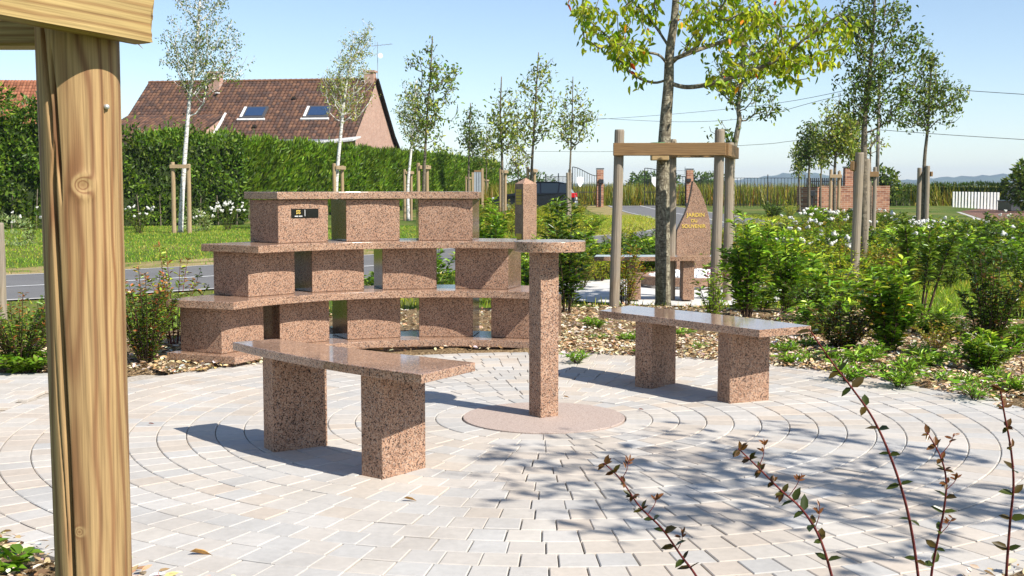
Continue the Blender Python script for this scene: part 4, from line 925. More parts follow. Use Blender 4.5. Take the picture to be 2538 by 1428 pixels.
# planted beds further back
BK = [('bed_shrub', 'fresh green low shrub in the planted bed behind the benches', LG+[(.13, .20, .04)], .11, .04, 'leaf_gloss', TIP),
      ('bed_shrub', 'yellow-green loose shrub in the planted bed behind the benches', [(.21, .24, .035), (.15, .19, .03), (.27, .26, .05), (.10, .13, .025)], .06, .022, 'leaf', None),
      ('bed_shrub', 'olive and rust tinted shrub in the planted bed behind the benches', [(.12, .12, .03), (.18, .11, .03), (.09, .11, .025), (.14, .16, .04)], .06, .024, 'leaf', None),
      ('bed_shrub', 'dark green mounded shrub in the planted bed behind the benches', [(.04, .075, .015), (.06, .10, .02), (.03, .05, .012)], .08, .035, 'leaf_gloss', None)]
protos = [[shrub(nm, lb, (0, -50, 0), .62+.1*k, .5, 16, 620, L_, W_, cl_, mat=m_, group='shrubs planted behind the benches', tips=tp_, lean=.8) for k in range(2)] for nm, lb, cl_, L_, W_, m_, tp_ in BK]
used_p = set()
def road_dist(x, y): return min(math.hypot(x-a_, y-b_) for a_, b_ in ROAD[::3])
def blocked(x, y):
    if road_dist(x, y) < 3.0: return True
    if ((x-2.2)/2.1)**2+((y-17.3)/2.4)**2 < 1: return True                     # clearing
    pxx = 1269+FPX*x/y; pyy = 462+HC*FPX/y
    if 2270 < pxx and 650 < pyy < 830: return True                               # lawn
    if 1440 < pxx < 1600 and 525 < pyy < 575: return True                        # grass island
    if x > 14 and y > 38: return True
    return False
placed = []
MARKS = [('the granite obelisk', .23, 20), ('the sail-shaped memorial stone', 2.89, 19.35), ('the white pebble basin', 2.72, 18.0), ('the frame of the yellow-green tree', 1.9, 14.9), ('the thick grey stake', 4.83, 17), ('the stakes behind the roses', 11.1, 33),
         ('the two close stakes before the gate leaf', 2.1, 45), ('the pale stakes before the brick wall', 11.4, 43), ('the crooked pale-barked tree', 4.35, 24), ('the bare sapling', 9.2, 31), ('the gravel plot', 16, 45), ('the short lawn', 6.2, 18), ('the road bend', 4.5, 36),
         ('the parked car', 1.2, 62), ('the iron railing', 14, 70), ('the stakes behind the obelisk', .7, 46), ('the sign board', -1.5, 55), ('the columbarium', -.5, 12), ('the lawn kerb', 9, 24)]
def near_mark(x, y): return min(MARKS, key=lambda m_: math.hypot(m_[1]-x, (m_[2]-y)*.8))[0]
def put(x, y, kind, s_):
    k = random.randrange(2); key = (kind, k)
    if key in used_p: o = copy_tree(protos[kind][k])
    else: used_p.add(key); o = protos[kind][k]
    o['label'] = BK[kind][1].replace(' in the planted bed behind the benches', '')+' nearest '+near_mark(x, y)
    o.location = (x, y, -.03); o.rotation_euler = (0, 0, random.uniform(0, 6.28)); o.scale = (s_*random.uniform(.9, 1.25), s_, s_*random.uniform(.75, 1.15)); placed.append((x, y))
tries = 0; nput = 0
while nput < 262 and tries < 6000:
    tries += 1
    py_ = 462+random.uniform(62, 250); px_ = random.uniform(1180, 2780)
    g_ = gp(px_, py_); x, y = g_.x, g_.y
    if y < 15.5 or y > 62 or blocked(x, y): continue
    if any((x-a_)**2+(y-b_)**2 < (.36+.011*y)**2 for a_, b_ in placed): continue
    if px_ > 1900 and y > 20: kind = random.choice([0, 1, 3, 3, 2])
    elif y > 24: kind = random.choice([1, 1, 0, 2])
    else: kind = random.choice([0, 0, 1, 2, 3])
    put(x, y, kind, random.uniform(.7, 1.15)*(1+.006*(y-15))); nput += 1
for px_, py_, kd, s_ in ((2010, 800, 3, .8), (2055, 772, 0, 1.), (2130, 760, 2, .9), (1905, 735, 1, .8), (1995, 725, 0, 1.1), (2085, 718, 1, 1.), (2160, 715, 0, .9), (2350, 705, 3, .8), (2500, 668, 0, 1.), (2400, 650, 3, 1.1), (2320, 640, 0, 1.),
                        (2030, 690, 1, 1.), (2110, 680, 2, 1.), (1940, 690, 2, 1.), (2190, 672, 1, 1.1), (2260, 665, 0, 1.1), (1440, 705, 2, .8), (1485, 690, 1, .9), (1460, 655, 0, .9), (1345, 705, 0, .9), (1520, 670, 1, .8), (1585, 640, 1, .7),
                        (1620, 622, 0, .7), (1560, 625, 2, .8), (2540, 720, 3, .9), (2525, 640, 1, 1.), (2460, 625, 0, 1.1), (1850, 660, 1, 1.), (1890, 640, 0, 1.), (1960, 640, 1, 1.1), (1800, 640, 0, .9), (1280, 660, 1, .9), (1180, 640, 0, 1.), (1390, 640, 1, .9), (2305, 690, 3, 1.2), (2355, 662, 0, 1.3), (2425, 690, 3, 1.1), (2485, 645, 3, 1.4), (2532, 662, 0, 1.2), (2240, 700, 2, 1.), (2060, 640, 0, 1.2), (2150, 640, 3, 1.2), (1920, 610, 1, 1.2), (2000, 610, 2, 1.2), (1885, 768, 0, .8), (1995, 838, 3, .6), (2045, 828, 0, .7), (2320, 868, 2, .5), (2365, 845, 3, .6), (2515, 868, 0, .7), (2150, 845, 2, .6), (2310, 832, 0, .6), (1920, 700, 0, 1.1), (1870, 700, 1, 1.), (2075, 745, 1, .9), (2530, 780, 2, .8), (1430, 640, 0, 1.), (1505, 640, 2, .9), (1250, 690, 0, 1.), (1330, 660, 1, .9), (1450, 600, 1, 1.1), (1550, 600, 1, .9), (1640, 600, 1, .8)):
    g_ = gp(px_, py_); put(g_.x, g_.y, kd, s_)
# rough patch of low growth around the back beds
def turf(name, label, cat, pts_fn, n, h, wdt, cols, kind='stuff', wts=None, lean=.35):
    P_ = []
    while len(P_) < n:
        p = pts_fn()
        if p is not None: P_.append(p)
    pos = np.zeros((n, 3)); pos[:, :2] = P_; pos[:, 2] = GZ
    d_ = nrm(np.stack([rng.normal(0, lean, n), rng.normal(0, lean, n), np.ones(n)], 1)); az = rng.random(n)*6.283
    up_ = np.stack([np.cos(az), np.sin(az), np.zeros(n)], 1)
    V, F_, C = leaf_arrays(pos, d_, up_, h*rng.uniform(.5, 1.4, n), wdt*rng.uniform(.7, 1.3, n), palette(n, cols, .2, wts), 'blade', 0, .3)
    o = link(name, npmesh(name, V, F_, C), 'blade'); return tag(o, label, cat, kind=kind)
GR = [(.085, .16, .02), (.12, .20, .03), (.06, .11, .016), (.20, .22, .05), (.28, .24, .09)]
def f_lawn():
    g_ = gp(random.uniform(2180, 3250), random.uniform(590, 868))
    return (g_.x, g_.y) if not in_mulch(g_.x, g_.y) and g_.y > 12 else None
turf('lawn_grass', 'short bright lawn grass beyond the shrub bed', 'grass', f_lawn, 70000, .05, .010, GR, wts=[.4, .33, .2, .05, .02])
def f_left():
    x, y = random.uniform(-28, -1.5), random.uniform(11.4, 46)
    if abs(x) > .6*y+1 or road_dist(x, y) < 2.55 or (road_dist(x, y) < 4.2 and random.random() < .8): return None
    return (x, y)
turf('verge_grass', 'green and straw-coloured grass along the road', 'grass', f_left, 85000, .05, .016, GR, wts=[.3, .3, .15, .15, .1])
def f_mid():
    x, y = random.uniform(-1.5, 22), random.uniform(14.5, 62)
    if abs(x) > .47*y+.3 or road_dist(x, y) < 2.5 or ((x-2.2)/1.95)**2+((y-17.3)/2.25)**2 < 1: return None
    if in_mulch(x, y) or (x > 13.5 and y > 38): return None
    if 3.8 < x < 5.1 and 15.8 < y < 17: return None
    return (x, y)
turf('meadow_grass', 'rough yellow-green grass between the bed shrubs', 'grass', f_mid, 60000, .10, .018, [(.15, .19, .03), (.20, .22, .04), (.10, .15, .025), (.26, .24, .07)])
# ---------------------------------------------------------------- white roses
fm = npmesh('rose_flower', np.concatenate([ico*np.array([.05, .05, .04])*(1+rng.normal(0, .15, (len(ico), 1))), ico*.03+np.array([.04, .02, .01]), ico*.028+np.array([-.035, .03, .0])]),
            np.concatenate([icf, icf+len(ico), icf+2*len(ico)]), np.tile([.82, .81, .76], (3*len(ico), 1)))
fm.materials.append(M['petal'])
def rose(px, py, label, group, hpx=None, wpx=None, nf=7, base_h=.75):
    b = gp(px, py); root = shrub('rose_bush', label, (b.x, b.y, -.03), base_h, base_h*.62, 14, 460, .06, .032, [(.055, .095, .02), (.08, .13, .03), (.04, .065, .016), (.13, .15, .04)], group=group, mat='leaf', lean=.8)
    for i in range(nf):
        a_ = random.uniform(0, 6.28); r_ = base_h*.6*math.sqrt(random.random()); o = link('flower', fm, None, root, (r_*math.cos(a_), r_*math.sin(a_), base_h*random.uniform(.55, 1.0)), (random.random(), random.random(), random.random()*6)); s_ = random.uniform(.5, 1.0)*(1+.009*b.y); o.scale = (s_, s_, s_)
    return root
gr_ = 'white rose bushes in the far right bed'
for i in range(34):
    px_ = random.choice([random.uniform(2130, 2330), random.uniform(2150, 2540), random.uniform(1940, 2140)]); py_ = random.uniform(560, 690)
    g_ = gp(px_, py_); rose(px_, py_, 'white-flowered rose bush nearest '+near_mark(g_.x, g_.y), gr_, nf=random.randrange(2, 8))
rose(565, 566, 'white rose bush in full flower behind the birch stakes', None, nf=22, base_h=.95)
rose(510, 568, 'small white rose bush beside the birch trunk', None, nf=8, base_h=.7)
rose(345, 574, 'white rose bush at the foot of the dark hedge by the pine post', None, nf=10, base_h=.85)
rose(75, 590, 'white rose bush at the hedge foot before the orange-roofed house', None, nf=7, base_h=.9)
b = gp(488, 570); clump('lavender_bush', 'grey-blue lavender mound beside the birch stakes', (b.x, b.y, .3), .45, .4, .38, 500, .12, .03, [(.16, .20, .17), (.12, .16, .13)], core=False)
b = gp(35, 605); clump('lavender_bush', 'grey-blue lavender mound at the hedge foot before the orange-roofed house', (b.x, b.y, .3), .5, .4, .4, 500, .12, .03, [(.16, .20, .17), (.12, .16, .13)], core=False)
# ================================================================ foreground abelia canes
ab = empty('abelia_cane', (1.0, 2.55, 0), 0, 'reddish abelia canes with paired small leaves arching over the paving', 'shrub')
canes = [(2.62, [(2005, 815), (2060, 895), (2110, 960), (2165, 1040), (2210, 1140), (2250, 1270), (2276, 1430), (2290, 1600)], 0),
         (2.75, [(1497, 1148), (1540, 1190), (1585, 1255), (1640, 1310), (1690, 1380), (1728, 1432), (1800, 1560)], 1),
         (2.70, [(1830, 1112), (1880, 1160), (1935, 1215), (1985, 1260), (2030, 1330), (2062, 1430), (2090, 1560)], 1),
         (2.85, [(2298, 1072), (2330, 1130), (2345, 1190), (2340, 1260), (2322, 1350), (2308, 1430), (2300, 1560)], 1),
         (2.60, [(2478, 960), (2490, 1030), (2505, 1110), (2512, 1200), (2503, 1300), (2494, 1430), (2490, 1560)], 2)]
lp, ld, lu, lL, lW, lc, lsh = [], [], [], [], [], [], []
for Yc, pts_, ty in canes:
    q = spline([tuple(at(x, y, Yc+.0004*(y-1000))) for x, y in pts_], 8); q.append((q[-1][0]+.05, q[-1][1]+.1, .0))
    off = Vector((1.0, 2.55, 0)); MB().tube([Vector(p)-off for p in q], [.0016+.0022*i/len(q) for i in range(len(q))], 6).build('cane', 'twig_red', ab, smooth=True)
    visible = q[:-9]; stepn = 7 if ty == 0 else (4 if ty == 1 else 5)
    for i in range(1, len(visible)-1, stepn if ty else 5):
        t = Vector(visible[min(i+1, len(visible)-1)])-Vector(visible[i-1]); t.normalize()
        ax = Vector((0, 1, 0)).lerp(Vector((random.uniform(-1, 1), random.uniform(-.6, .6), random.uniform(-.3, .3))), .6); sd_ = t.cross(ax).normalized()
        top = i < len(visible)*.45
        for sgn in (-1, 1):
            d_ = sd_*sgn-t*.35+Vector((0, 0, -.15 if ty == 0 else .15)); nrep = 1 if (ty == 0 or not top) else 3
            for _ in range(nrep):
                dd = d_+Vector((random.gauss(0, .35), random.gauss(0, .3), random.gauss(0, .35)))*(1 if nrep > 1 else .35); l_ = random.uniform(.026, .042)*(.62 if nrep > 1 else 1)
                lp.append(Vector(visible[i])-off); ld.append(dd); lu.append((random.gauss(0, .4), random.gauss(-.6, .3), 1)); lL.append(l_); lW.append(l_*.55)
                lc.append((random.choice([(.05, .065, .02), (.035, .05, .018), (.07, .05, .022)]) if nrep == 1 else random.choice([(.09, .045, .022), (.14, .06, .035), (.06, .055, .02)])))
    if ty == 1:                                      # short side twigs with buds
        for i in range(8, len(visible)-6, 11):
            p0 = Vector(visible[i])-off; p1 = p0+Vector((random.uniform(.01, .035), 0, random.uniform(.03, .06))); MB().tube([p0, p0.lerp(p1, .5)+Vector((.004, 0, 0)), p1], [.0012, .001, .0008], 5).build('side_twig', 'twig_red', ab)
            for _ in range(7): lp.append(p0.lerp(p1, random.uniform(.6, 1))); ld.append((random.gauss(0, .8), random.gauss(0, .5), random.uniform(.2, 1))); lu.append((0, -1, .6)); lL.append(.018); lW.append(.006); lc.append((.16, .06, .035))
n = len(lp)
for i in range(n):                                   # every leaf its own small mesh
    V, F_, C = leaf_arrays([lp[i][:]], [tuple(ld[i])], [tuple(lu[i])], lL[i], lW[i], [lc[i]], 'oval', .12, .2)
    me = npmesh('leaf', V-np.array(lp[i][:]), F_, C*.5); link('leaf', me, 'leaf_gloss', ab, lp[i])
# fallen leaves on the stones
def fallen(px, py, l_, mat, lab, rz):
    b = gp(px, py); V, F_, C = leaf_arrays([(0, 0, .012)], [(1, 0, .12)], [(0, .2, 1)], l_, l_*.42, [(.4, .25, .1)], 'oval', .3, .35)
    o = link('fallen_leaf', npmesh('fallen_leaf', V, F_), mat, None, (b.x, b.y, .004), (0, 0, rz)); return tag(o, lab, 'leaf', 'fallen leaves on the paving')
fallen(470, 1377, .085, 'dry_leaf', 'yellow curled leaf lying on the paving near the pine post', .2)
fallen(1000, 1243, .06, 'dry_leaf', 'narrow brown leaf lying in front of the bench leg', .05)
fallen(368, 1056, .035, 'dry_leaf_red', 'small red leaf lying beyond the bench shadow', .6)
fallen(1395, 988, .045, 'dry_leaf', 'pale leaf lying behind the granite disc', .1)
fallen(1583, 1020, .035, 'dry_leaf_red', 'tiny red leaf lying near the second bench leg', .4)
fallen(318, 1423, .06, 'dry_leaf_red', 'rust-red leaf at the foot of the pine post', 1.)
fallen(985, 862, .05, 'dry_leaf', 'yellow leaf lying near the columbarium step', .3)
# ================================================================ houses
def tile_field(name, parent, o3, u3, d3, nu, nd, tw, tl, cols, skip=None):
    """pantiles: o3 ridge corner, u3 unit along the ridge, d3 unit down the slope"""
    u3, d3 = Vector(u3).normalized(), Vector(d3).normalized(); n3 = u3.cross(d3); n3 = n3 if n3.z > 0 else -n3
    V = []; F_ = []; C = []; prof = [(0, .0), (.18, .035), (.40, .045), (.6, .018), (.82, -.004), (1.0, .0)]
    for i in range(nu):
        for j_ in range(nd):
            if skip and skip((i+.5)*tw, (j_+.5)*tl): continue
            c = np.array(cols[rng.integers(len(cols))])*(1+rng.normal(0, .12)); b0 = len(V); lift = .03+rng.normal(0, .004)
            for (s_, hz) in prof:
                p = Vector(o3)+u3*(i+s_)*tw+d3*(j_*tl)+n3*(hz*.9+.005); V.append(p[:])
            for (s_, hz) in prof:
                p = Vector(o3)+u3*(i+s_)*tw+d3*((j_+1)*tl+.02)+n3*(hz*.9+lift); V.append(p[:])
            for (s_, hz) in prof:
                p = Vector(o3)+u3*(i+s_)*tw+d3*((j_+1)*tl+.022)+n3*(hz*.9+lift-.035); V.append(p[:])
            for r_ in (0, 6):
                for k in range(5): F_.append((b0+r_+k, b0+r_+k+1, b0+r_+7+k, b0+r_+6+k))
            C += [c]*18
    o = link(name, npmesh(name, np.array(V), np.array(F_), np.clip(np.array(C), .01, .9)), 'roof_tile', parent); o['kind'] = 'stuff'; return o
HR = Vector((-8.63, 78, 0)); rz = R(-9); zr, ze = 8.26, 4.29; dF, bB, LR = 5.2, 5.5, 15.44
hs = empty('brick_house', HR, rz, 'brick house with brown pantile roof, two skylights and chimneys behind the hedge', 'house')
# local: +x along the ridge to the right gable (x=0), -x left; -y front, +y back
wl = MB(); prof = [(-dF+.35, -.1), (bB-.35, -.1), (bB-.35, 4.0), (bB-1.3, 4.75), (0, zr-.16), (-dF+.35, ze+.12)]
n = len(prof); wl.add([(-.12, y, z) for y, z in prof]+[(-LR+.12, y, z) for y, z in prof], [tuple(range(n)), tuple(range(2*n-1, n-1, -1))]+[(i, n+i, n+(i+1) % n, (i+1) % n) for i in range(n)])
wl.build('wall', 'house_brick', hs)
TC = [(.115, .064, .046), (.095, .056, .043), (.145, .076, .05), (.085, .054, .044), (.165, .088, .055)]
pf = math.hypot(dF, zr-ze); dfv = Vector((0, -dF, ze-zr))/pf
roof = MB(); roof.add([(0, 0, zr-.03), (-LR, 0, zr-.03), (-LR, -dF, ze-.03), (0, -dF, ze-.03), (0, 0, zr-.13), (-LR, 0, zr-.13), (-LR, -dF, ze-.13), (0, -dF, ze-.13)], [(0, 1, 2, 3), (7, 6, 5, 4), (0, 3, 7, 4), (1, 5, 6, 2), (3, 2, 6, 7), (0, 4, 5, 1)])
zb_ = 3.95; bk = [(0, zr), (bB-1.4, zr-(bB-1.4)*.84), (bB, zb_)]
for (y0, z0), (y1, z1) in zip(bk[:-1], bk[1:]):
    roof.add([(.1, y0, z0-.02), (-LR, y0, z0-.02), (-LR, y1, z1-.02), (.1, y1, z1-.02), (.1, y0, z0-.13), (-LR, y0, z0-.13), (-LR, y1, z1-.13), (.1, y1, z1-.13)], [(0, 3, 2, 1), (4, 5, 6, 7), (0, 4, 7, 3), (1, 2, 6, 5), (3, 7, 6, 2)])
rf = roof.build('roof', 'dark_recess', hs)
wx0, wx1, wd0, wd1, wz0, wz1 = -LR, -9.0, 3.1, 7.8, zr-(zr-ze)*3.1/dF, 4.25
tile_field('roof_tiles', rf, (-LR, 0, zr-.03), (1, 0, 0), dfv, 62, 21, LR/62, pf/21, TC, lambda u_, v_: u_ < (wx1-wx0) and v_ > pf*.62)
rg = MB()
for i in range(44):
    x0 = -LR+LR*i/44; rg.tube([Vector((x0, 0, zr-.02)), Vector((x0+LR/44*.96, 0, zr-.005))], [.10, .115], 8)
rg.build('ridge_tiles', 'roof_tile', rf)['kind'] = 'stuff'
a_ = bpy.data.objects[-1] if False else None
for ob_ in rf.children:
    if ob_.name.startswith('ridge_tiles') and 'Col' not in ob_.data.attributes:
        at_ = ob_.data.attributes.new('Col', 'FLOAT_COLOR', 'POINT'); at_.data.foreach_set('color', np.tile([.2, .1, .06, 1], len(ob_.data.vertices)).astype(np.float32))
# verge boards, gutter
MB().tube([Vector((.08, 0, zr-.02)), Vector((.08, bB-1.4, zr-(bB-1.4)*.84-.02)), Vector((.08, bB+.05, zb_-.03))], .09, 6).build('verge', 'dark_recess', rf)
MB().tube([Vector((wx1, -dF-.05, ze-.1)), Vector((.1, -dF-.05, ze-.1))], .08, 8).build('gutter', 'zinc', rf)
MB().box((-4.5, -dF+.28, ze-.45), (9, .1, .7)).build('eaves_board', 'cream_fascia', hs)
# lower wing with its own shallower roof
pw = math.hypot(wd1-wd0, wz0-wz1); dwv = Vector((0, -(wd1-wd0), wz1-wz0))/pw
wg = MB(); wg.add([(wx1-.1, -wd0, wz0-.05), (wx1-.1, -wd1+.3, wz1+.02), (wx1-.1, -wd1+.3, -.1), (wx1-.1, -wd0, -.1), (wx0, -wd0, wz0-.05), (wx0, -wd1+.3, wz1+.02), (wx0, -wd1+.3, -.1), (wx0, -wd0, -.1)],
                  [(0, 3, 2, 1), (4, 5, 6, 7), (0, 1, 5, 4), (1, 2, 6, 5), (2, 3, 7, 6), (3, 0, 4, 7)]); wg.build('wing_wall', 'house_brick', hs)
wr = MB().add([(wx1, -wd0, wz0), (wx1, -wd1, wz1), (wx0, -wd1, wz1), (wx0, -wd0, wz0), (wx1, -wd0, wz0-.04), (wx1, -wd1, wz1-.04), (wx0, -wd1, wz1-.04), (wx0, -wd0, wz0-.04)], [(0, 3, 2, 1), (4, 5, 6, 7), (0, 1, 5, 4), (1, 2, 6, 5)]).build('wing_roof', 'dark_recess', hs)
tile_field('roof_tiles', wr, (wx0, -wd0, wz0), (1, 0, 0), dwv, 26, 15, (wx1-wx0)/26, pw/15, TC)
MB().tube([Vector((wx1+.05, -wd0+.1, wz0+.08)), Vector((wx1+.05, -dF-.05, ze+.1))], .1, 6).build('flashing', 'flashing', hs)
MB().box((-6.4, -dF-1.6, 3.75), (5.5, 3.0, .14)).build('annex_roof', 'cream_fascia', hs)
MB().box((-6.4, -dF-1.6, 1.85), (5.2, 2.8, 3.65)).build('annex_wall', 'house_brick', hs)
MB().add([(-3.2, -dF+.1, 4.1), (.4, -dF+.1, 4.45), (.4, -dF-1.6, 4.2), (-3.2, -dF-1.6, 3.85), (-3.2, -dF+.1, 4.0), (.4, -dF+.1, 4.35), (.4, -dF-1.6, 4.1), (-3.2, -dF-1.6, 3.75)], [(0, 3, 2, 1), (4, 5, 6, 7), (3, 7, 6, 2), (0, 1, 5, 4), (1, 2, 6, 5), (0, 4, 7, 3)]).build('porch_roof', 'flashing', hs)
for xs_ in (-.25, ):
    pass
sdir = dfv; nrf = Vector((0, -(zr-ze), -dF)); nrf = Vector((0, -(zr-ze)/pf, dF/pf))
def on_roof(x, s_): return Vector((x, 0, zr-.03))+sdir*s_
for px_ in (655, 812):
    x_ = -(939-px_)/FPX*75*1.045+.35; c = on_roof(x_, pf*.575); mt = Matrix((Vector((1, 0, 0)), -sdir, nrf)).transposed()
    o = MB().box((0, 0, .08), (1.6, 1.25, .16)).build('skylight', 'skylight_frame', rf, c, mt.to_euler(), bevel=.02, seg=1)
    MB().box((.08, .03, .168), (1.15, .9, .02)).build('pane', 'sky_glass', o); MB().box((-.68, .0, .172), (.16, 1.1, .03)).build('reveal', 'white_paint', o); MB().box((0, -.7, .06), (1.8, .18, .1)).build('apron', 'flashing', o)
for x_, s_ in ((-4.3, .35), (-6.0, .82)):
    c = on_roof(x_-.6, pf*s_); MB().box((0, 0, .12), (.24, .3, .2)).build('roof_vent', 'dark_recess', rf, c, (R(-37), 0, 0), bevel=.03, seg=1)
def chimney(x, y, z0, z1, w_, d_):
    o = MB().box((x, y, (z0+z1)/2), (w_, d_, z1-z0)).build('chimney', 'house_brick', rf); MB().box((x, y, z1+.06), (w_+.14, d_+.14, .12)).build('chimney_cap', 'house_brick', o)
    return o
chimney(-10.6, -.5, zr-1.3, zr+.45, .75, .7); MB().box((-10.15, -1.1, zr-.85), (.16, .9, .08)).build('flashing', 'flashing', rf, rot=None)
ch2 = chimney(-.42, -.02, zr-.8, zr+.42, .62, .62)
an = empty('antenna', HR, rz, 'thin television antenna mast above the gable chimney', 'antenna')
MB().tube([Vector((.05, .1, zr-.2)), Vector((.05, .1, zr+2.35))], .022, 6).build('mast', 'zinc', an)
m_ = MB(); m_.tube([Vector((-.35, .1, zr+2.1)), Vector((1.0, .1, zr+2.2))], .014, 5)
for k in range(6): m_.tube([Vector((-.3+.25*k, -.25, zr+2.1+.02*k)), Vector((-.3+.25*k, .45, zr+2.1+.02*k))], .01, 4)
m_.tube([Vector((-.1, .1, zr+1.95)), Vector((-.1, .1, zr+2.45))], .01, 4); m_.build('aerial', 'zinc', an)
MB().tube([Vector((.25, -.05, zr+1.45)), Vector((.28, -.1, zr+1.46)), Vector((.30, -.13, zr+1.46))], [.06, .15, .16], 16).build('dish', 'white_paint', an)
# second house
H2 = at(90, 188, 92); h2 = empty('tiled_house', (H2.x, 92, 0), R(4), 'house with orange-red tiled roof glimpsed over the dark hedge', 'house')
MB().box((-7, 4.5, 2.2), (13.6, 8, 4.5)).build('wall', 'house_brick', h2)
r2 = MB().add([(.4, 0, 9.75), (-15, 0, 9.75), (-15, -5, 4.6), (.4, -5, 4.6), (.4, 5, 4.6), (-15, 5, 4.6)], [(0, 1, 2, 3), (1, 0, 4, 5), (0, 3, 4), (1, 5, 2), (2, 5, 4, 3)]).build('roof', 'dark_recess', h2, (0, 4.5, 0))
tile_field('roof_tiles', r2, (-15, 0, 9.77), (1, 0, 0), Vector((0, -5, -5.15)), 62, 20, 15.4/62, .34, [(.30, .115, .06), (.25, .095, .05), (.34, .14, .075)])
# ================================================================ gates, pillars, railings, wall
YG = 85.
def pillar(px, py_top, Y, w_, label):
    p = at(px, py_top, Y); root = empty('gate_pillar', (p.x, Y, 0), R(3), label, 'pillar')
    MB().box((0, 0, p.z/2-.05), (w_, w_, p.z-.1)).build('brick_shaft', 'wall_brick', root); MB().box((0, 0, p.z-.04), (w_+.06, w_+.06, .08)).build('cap', 'dark_granite', root, bevel=.01, seg=1)
    return root
pl_ = pillar(1487, 417, YG, .46, 'brick gate pillar with black lock box beside the open gate leaf'); pr_ = pillar(1709, 418, YG, .46, 'brick gate pillar behind the memorial stone')
MB().box((.05, -.30, px_z(450, YG)), (.34, .14, .3)).build('lock_box', 'iron', pl_, bevel=.03); MB().box((.0, -.28, 1.0), (.1, .1, 1.9)).build('post', 'iron', pl_)
MB().box((-.1, -.30, px_z(447, YG)), (.3, .14, .24)).build('hinge', 'iron', pr_, bevel=.03); MB().box((-.2, -.30, px_z(507, YG)), (.3, .12, .2)).build('hinge', 'iron', pr_, bevel=.03)
def gate_leaf(px0, py0, px1, py1, Y0, Y1, label, nb, shield=None):
    a_, b_ = at(px0, py0, Y0), at(px1, py1, Y1); root = empty('gate_leaf', (a_.x, a_.y, 0), math.atan2(b_.y-a_.y, b_.x-a_.x), label, 'gate'); l_ = math.hypot(b_.x-a_.x, b_.y-a_.y)
    tz = lambda t: a_.z+(b_.z-a_.z)*(t*t*(3-2*t))
    bars = {}
    for i in range(nb+1):
        t = i/nb; r_ = .03 if i in (0, nb) else .016
        MB().tube([Vector((l_*t, 0, .12)), Vector((l_*t, 0, tz(t)))], r_, 6).build('bar', 'iron', root)
    MB().tube([Vector((l_*t, 0, tz(t))) for t in np.linspace(0, 1, 17)], .026, 6).build('top_rail', 'iron', root)
    for z in (.14, 1.05): MB().box((l_/2, 0, z), (l_, .04, .05)).build('rail', 'iron', root)
    if shield:
        t, z, w_ = shield; pf_ = [(-.5, .5), (0, .56), (.5, .5), (.5, -.05), (.28, -.42), (0, -.68), (-.28, -.42), (-.5, -.05)]
        v = [(l_*t+x*w_, -.035, z+y_*w_) for x, y_ in pf_]+[(l_*t+x*w_, -.02, z+y_*w_) for x, y_ in pf_]; n = 8
        MB().add(v, [tuple(range(n-1, -1, -1)), tuple(range(n, 2*n))]+[(i, (i+1) % n, n+(i+1) % n, n+i) for i in range(n)]).build('shield', 'white_enamel', root)
    return root
gate_leaf(1419, 414, 1479, 436, YG-1.5, YG-.2, 'open black iron gate leaf with white shield and sloping top', 10, (.3, px_z(450, YG), .58))
gate_leaf(1598, 417, 1699, 438, YG, YG, 'closed black iron gate leaf between tree trunk and memorial stone', 13, (.27, px_z(450, YG), .58))
def railing(px0, px1, Y0, Y1, ytop, label, step):
    a_, b_ = at(px0, ytop, Y0), at(px1, ytop, Y1); l_ = math.hypot(b_.x-a_.x, b_.y-a_.y); root = empty('iron_railing', (a_.x, a_.y, 0), math.atan2(b_.y-a_.y, b_.x-a_.x), label, 'railing'); n = int(l_/step)
    bm_ = MB().tube([Vector((0, 0, .0)), Vector((0, 0, a_.z))], .016, 5).mesh('bar'); bm_.materials.append(M['iron'])
    for i in range(n+1): link('bar', bm_, None, root, (l_*i/n, 0, -.03))
    for z in (.15, a_.z-.04): MB().box((l_/2, 0, z), (l_, .035, .035)).build('rail', 'iron', root)
    k = max(1, int(l_/2.6))
    for i in range(k+1): MB().box((l_*i/k, .0, a_.z/2+.1), (.06, .06, a_.z+.2)).build('post', 'iron', root)
railing(1719, 1995, YG+.5, YG+.5, 440, 'long black iron railing beyond the shrubs beside the gate pillar', .235)
railing(1352, 1418, YG+9, YG+4, 437, 'iron railing behind the parked car', .26)
bw = empty('brick_wall', (at(2035, 500, 70).x, 70, 0), 0, 'low brown brick wall with a square pillar behind the staked trees', 'wall')
xw = at(2205, 500, 70).x-bw.location.x; MB().box((xw/2, .15, .68), (xw, .3, 1.5)).build('wall_face', 'wall_brick', bw); MB().box((-.55, .7, .66), (.3, 1.5, 1.5), R(38)).build('wall_return', 'wall_brick', bw)
for i in range(11): MB().box((xw*(i+.5)/11, .15, 1.455), (xw/11-.012, .34, .055)).build('coping_brick', 'wall_brick', bw)
xp = at(2110, 440, 70).x-bw.location.x; MB().box((xp, .6, 1.25), (.5, .5, 2.55)).build('pillar', 'wall_brick', bw); MB().box((xp, .6, 2.56), (.58, .58, .07)).build('pillar_cap', 'dark_granite', bw)
rl = empty('metal_fence', (at(2000, 450, 73).x, 73, 0), 0, 'dark slatted metal fence behind the brick wall', 'fence'); lw = at(2100, 450, 73).x-rl.location.x
for i in range(22): MB().box((lw*i/21, 0, 1.0), (.07, .03, 1.9)).build('slat', 'iron', rl)
MB().box((lw/2, 0.03, 1.75), (lw, .03, .05)).build('rail', 'iron', rl)
mb = empty('mail_box', (at(2013, 480, 69).x, 69, 0), 0, 'small dark box on a post in the wall shade', 'box'); MB().box((0, 0, 1.05), (.3, .25, .35)).build('box', 'iron', mb, bevel=.03); MB().box((0, 0, .45), (.08, .08, .9)).build('post', 'iron', mb)
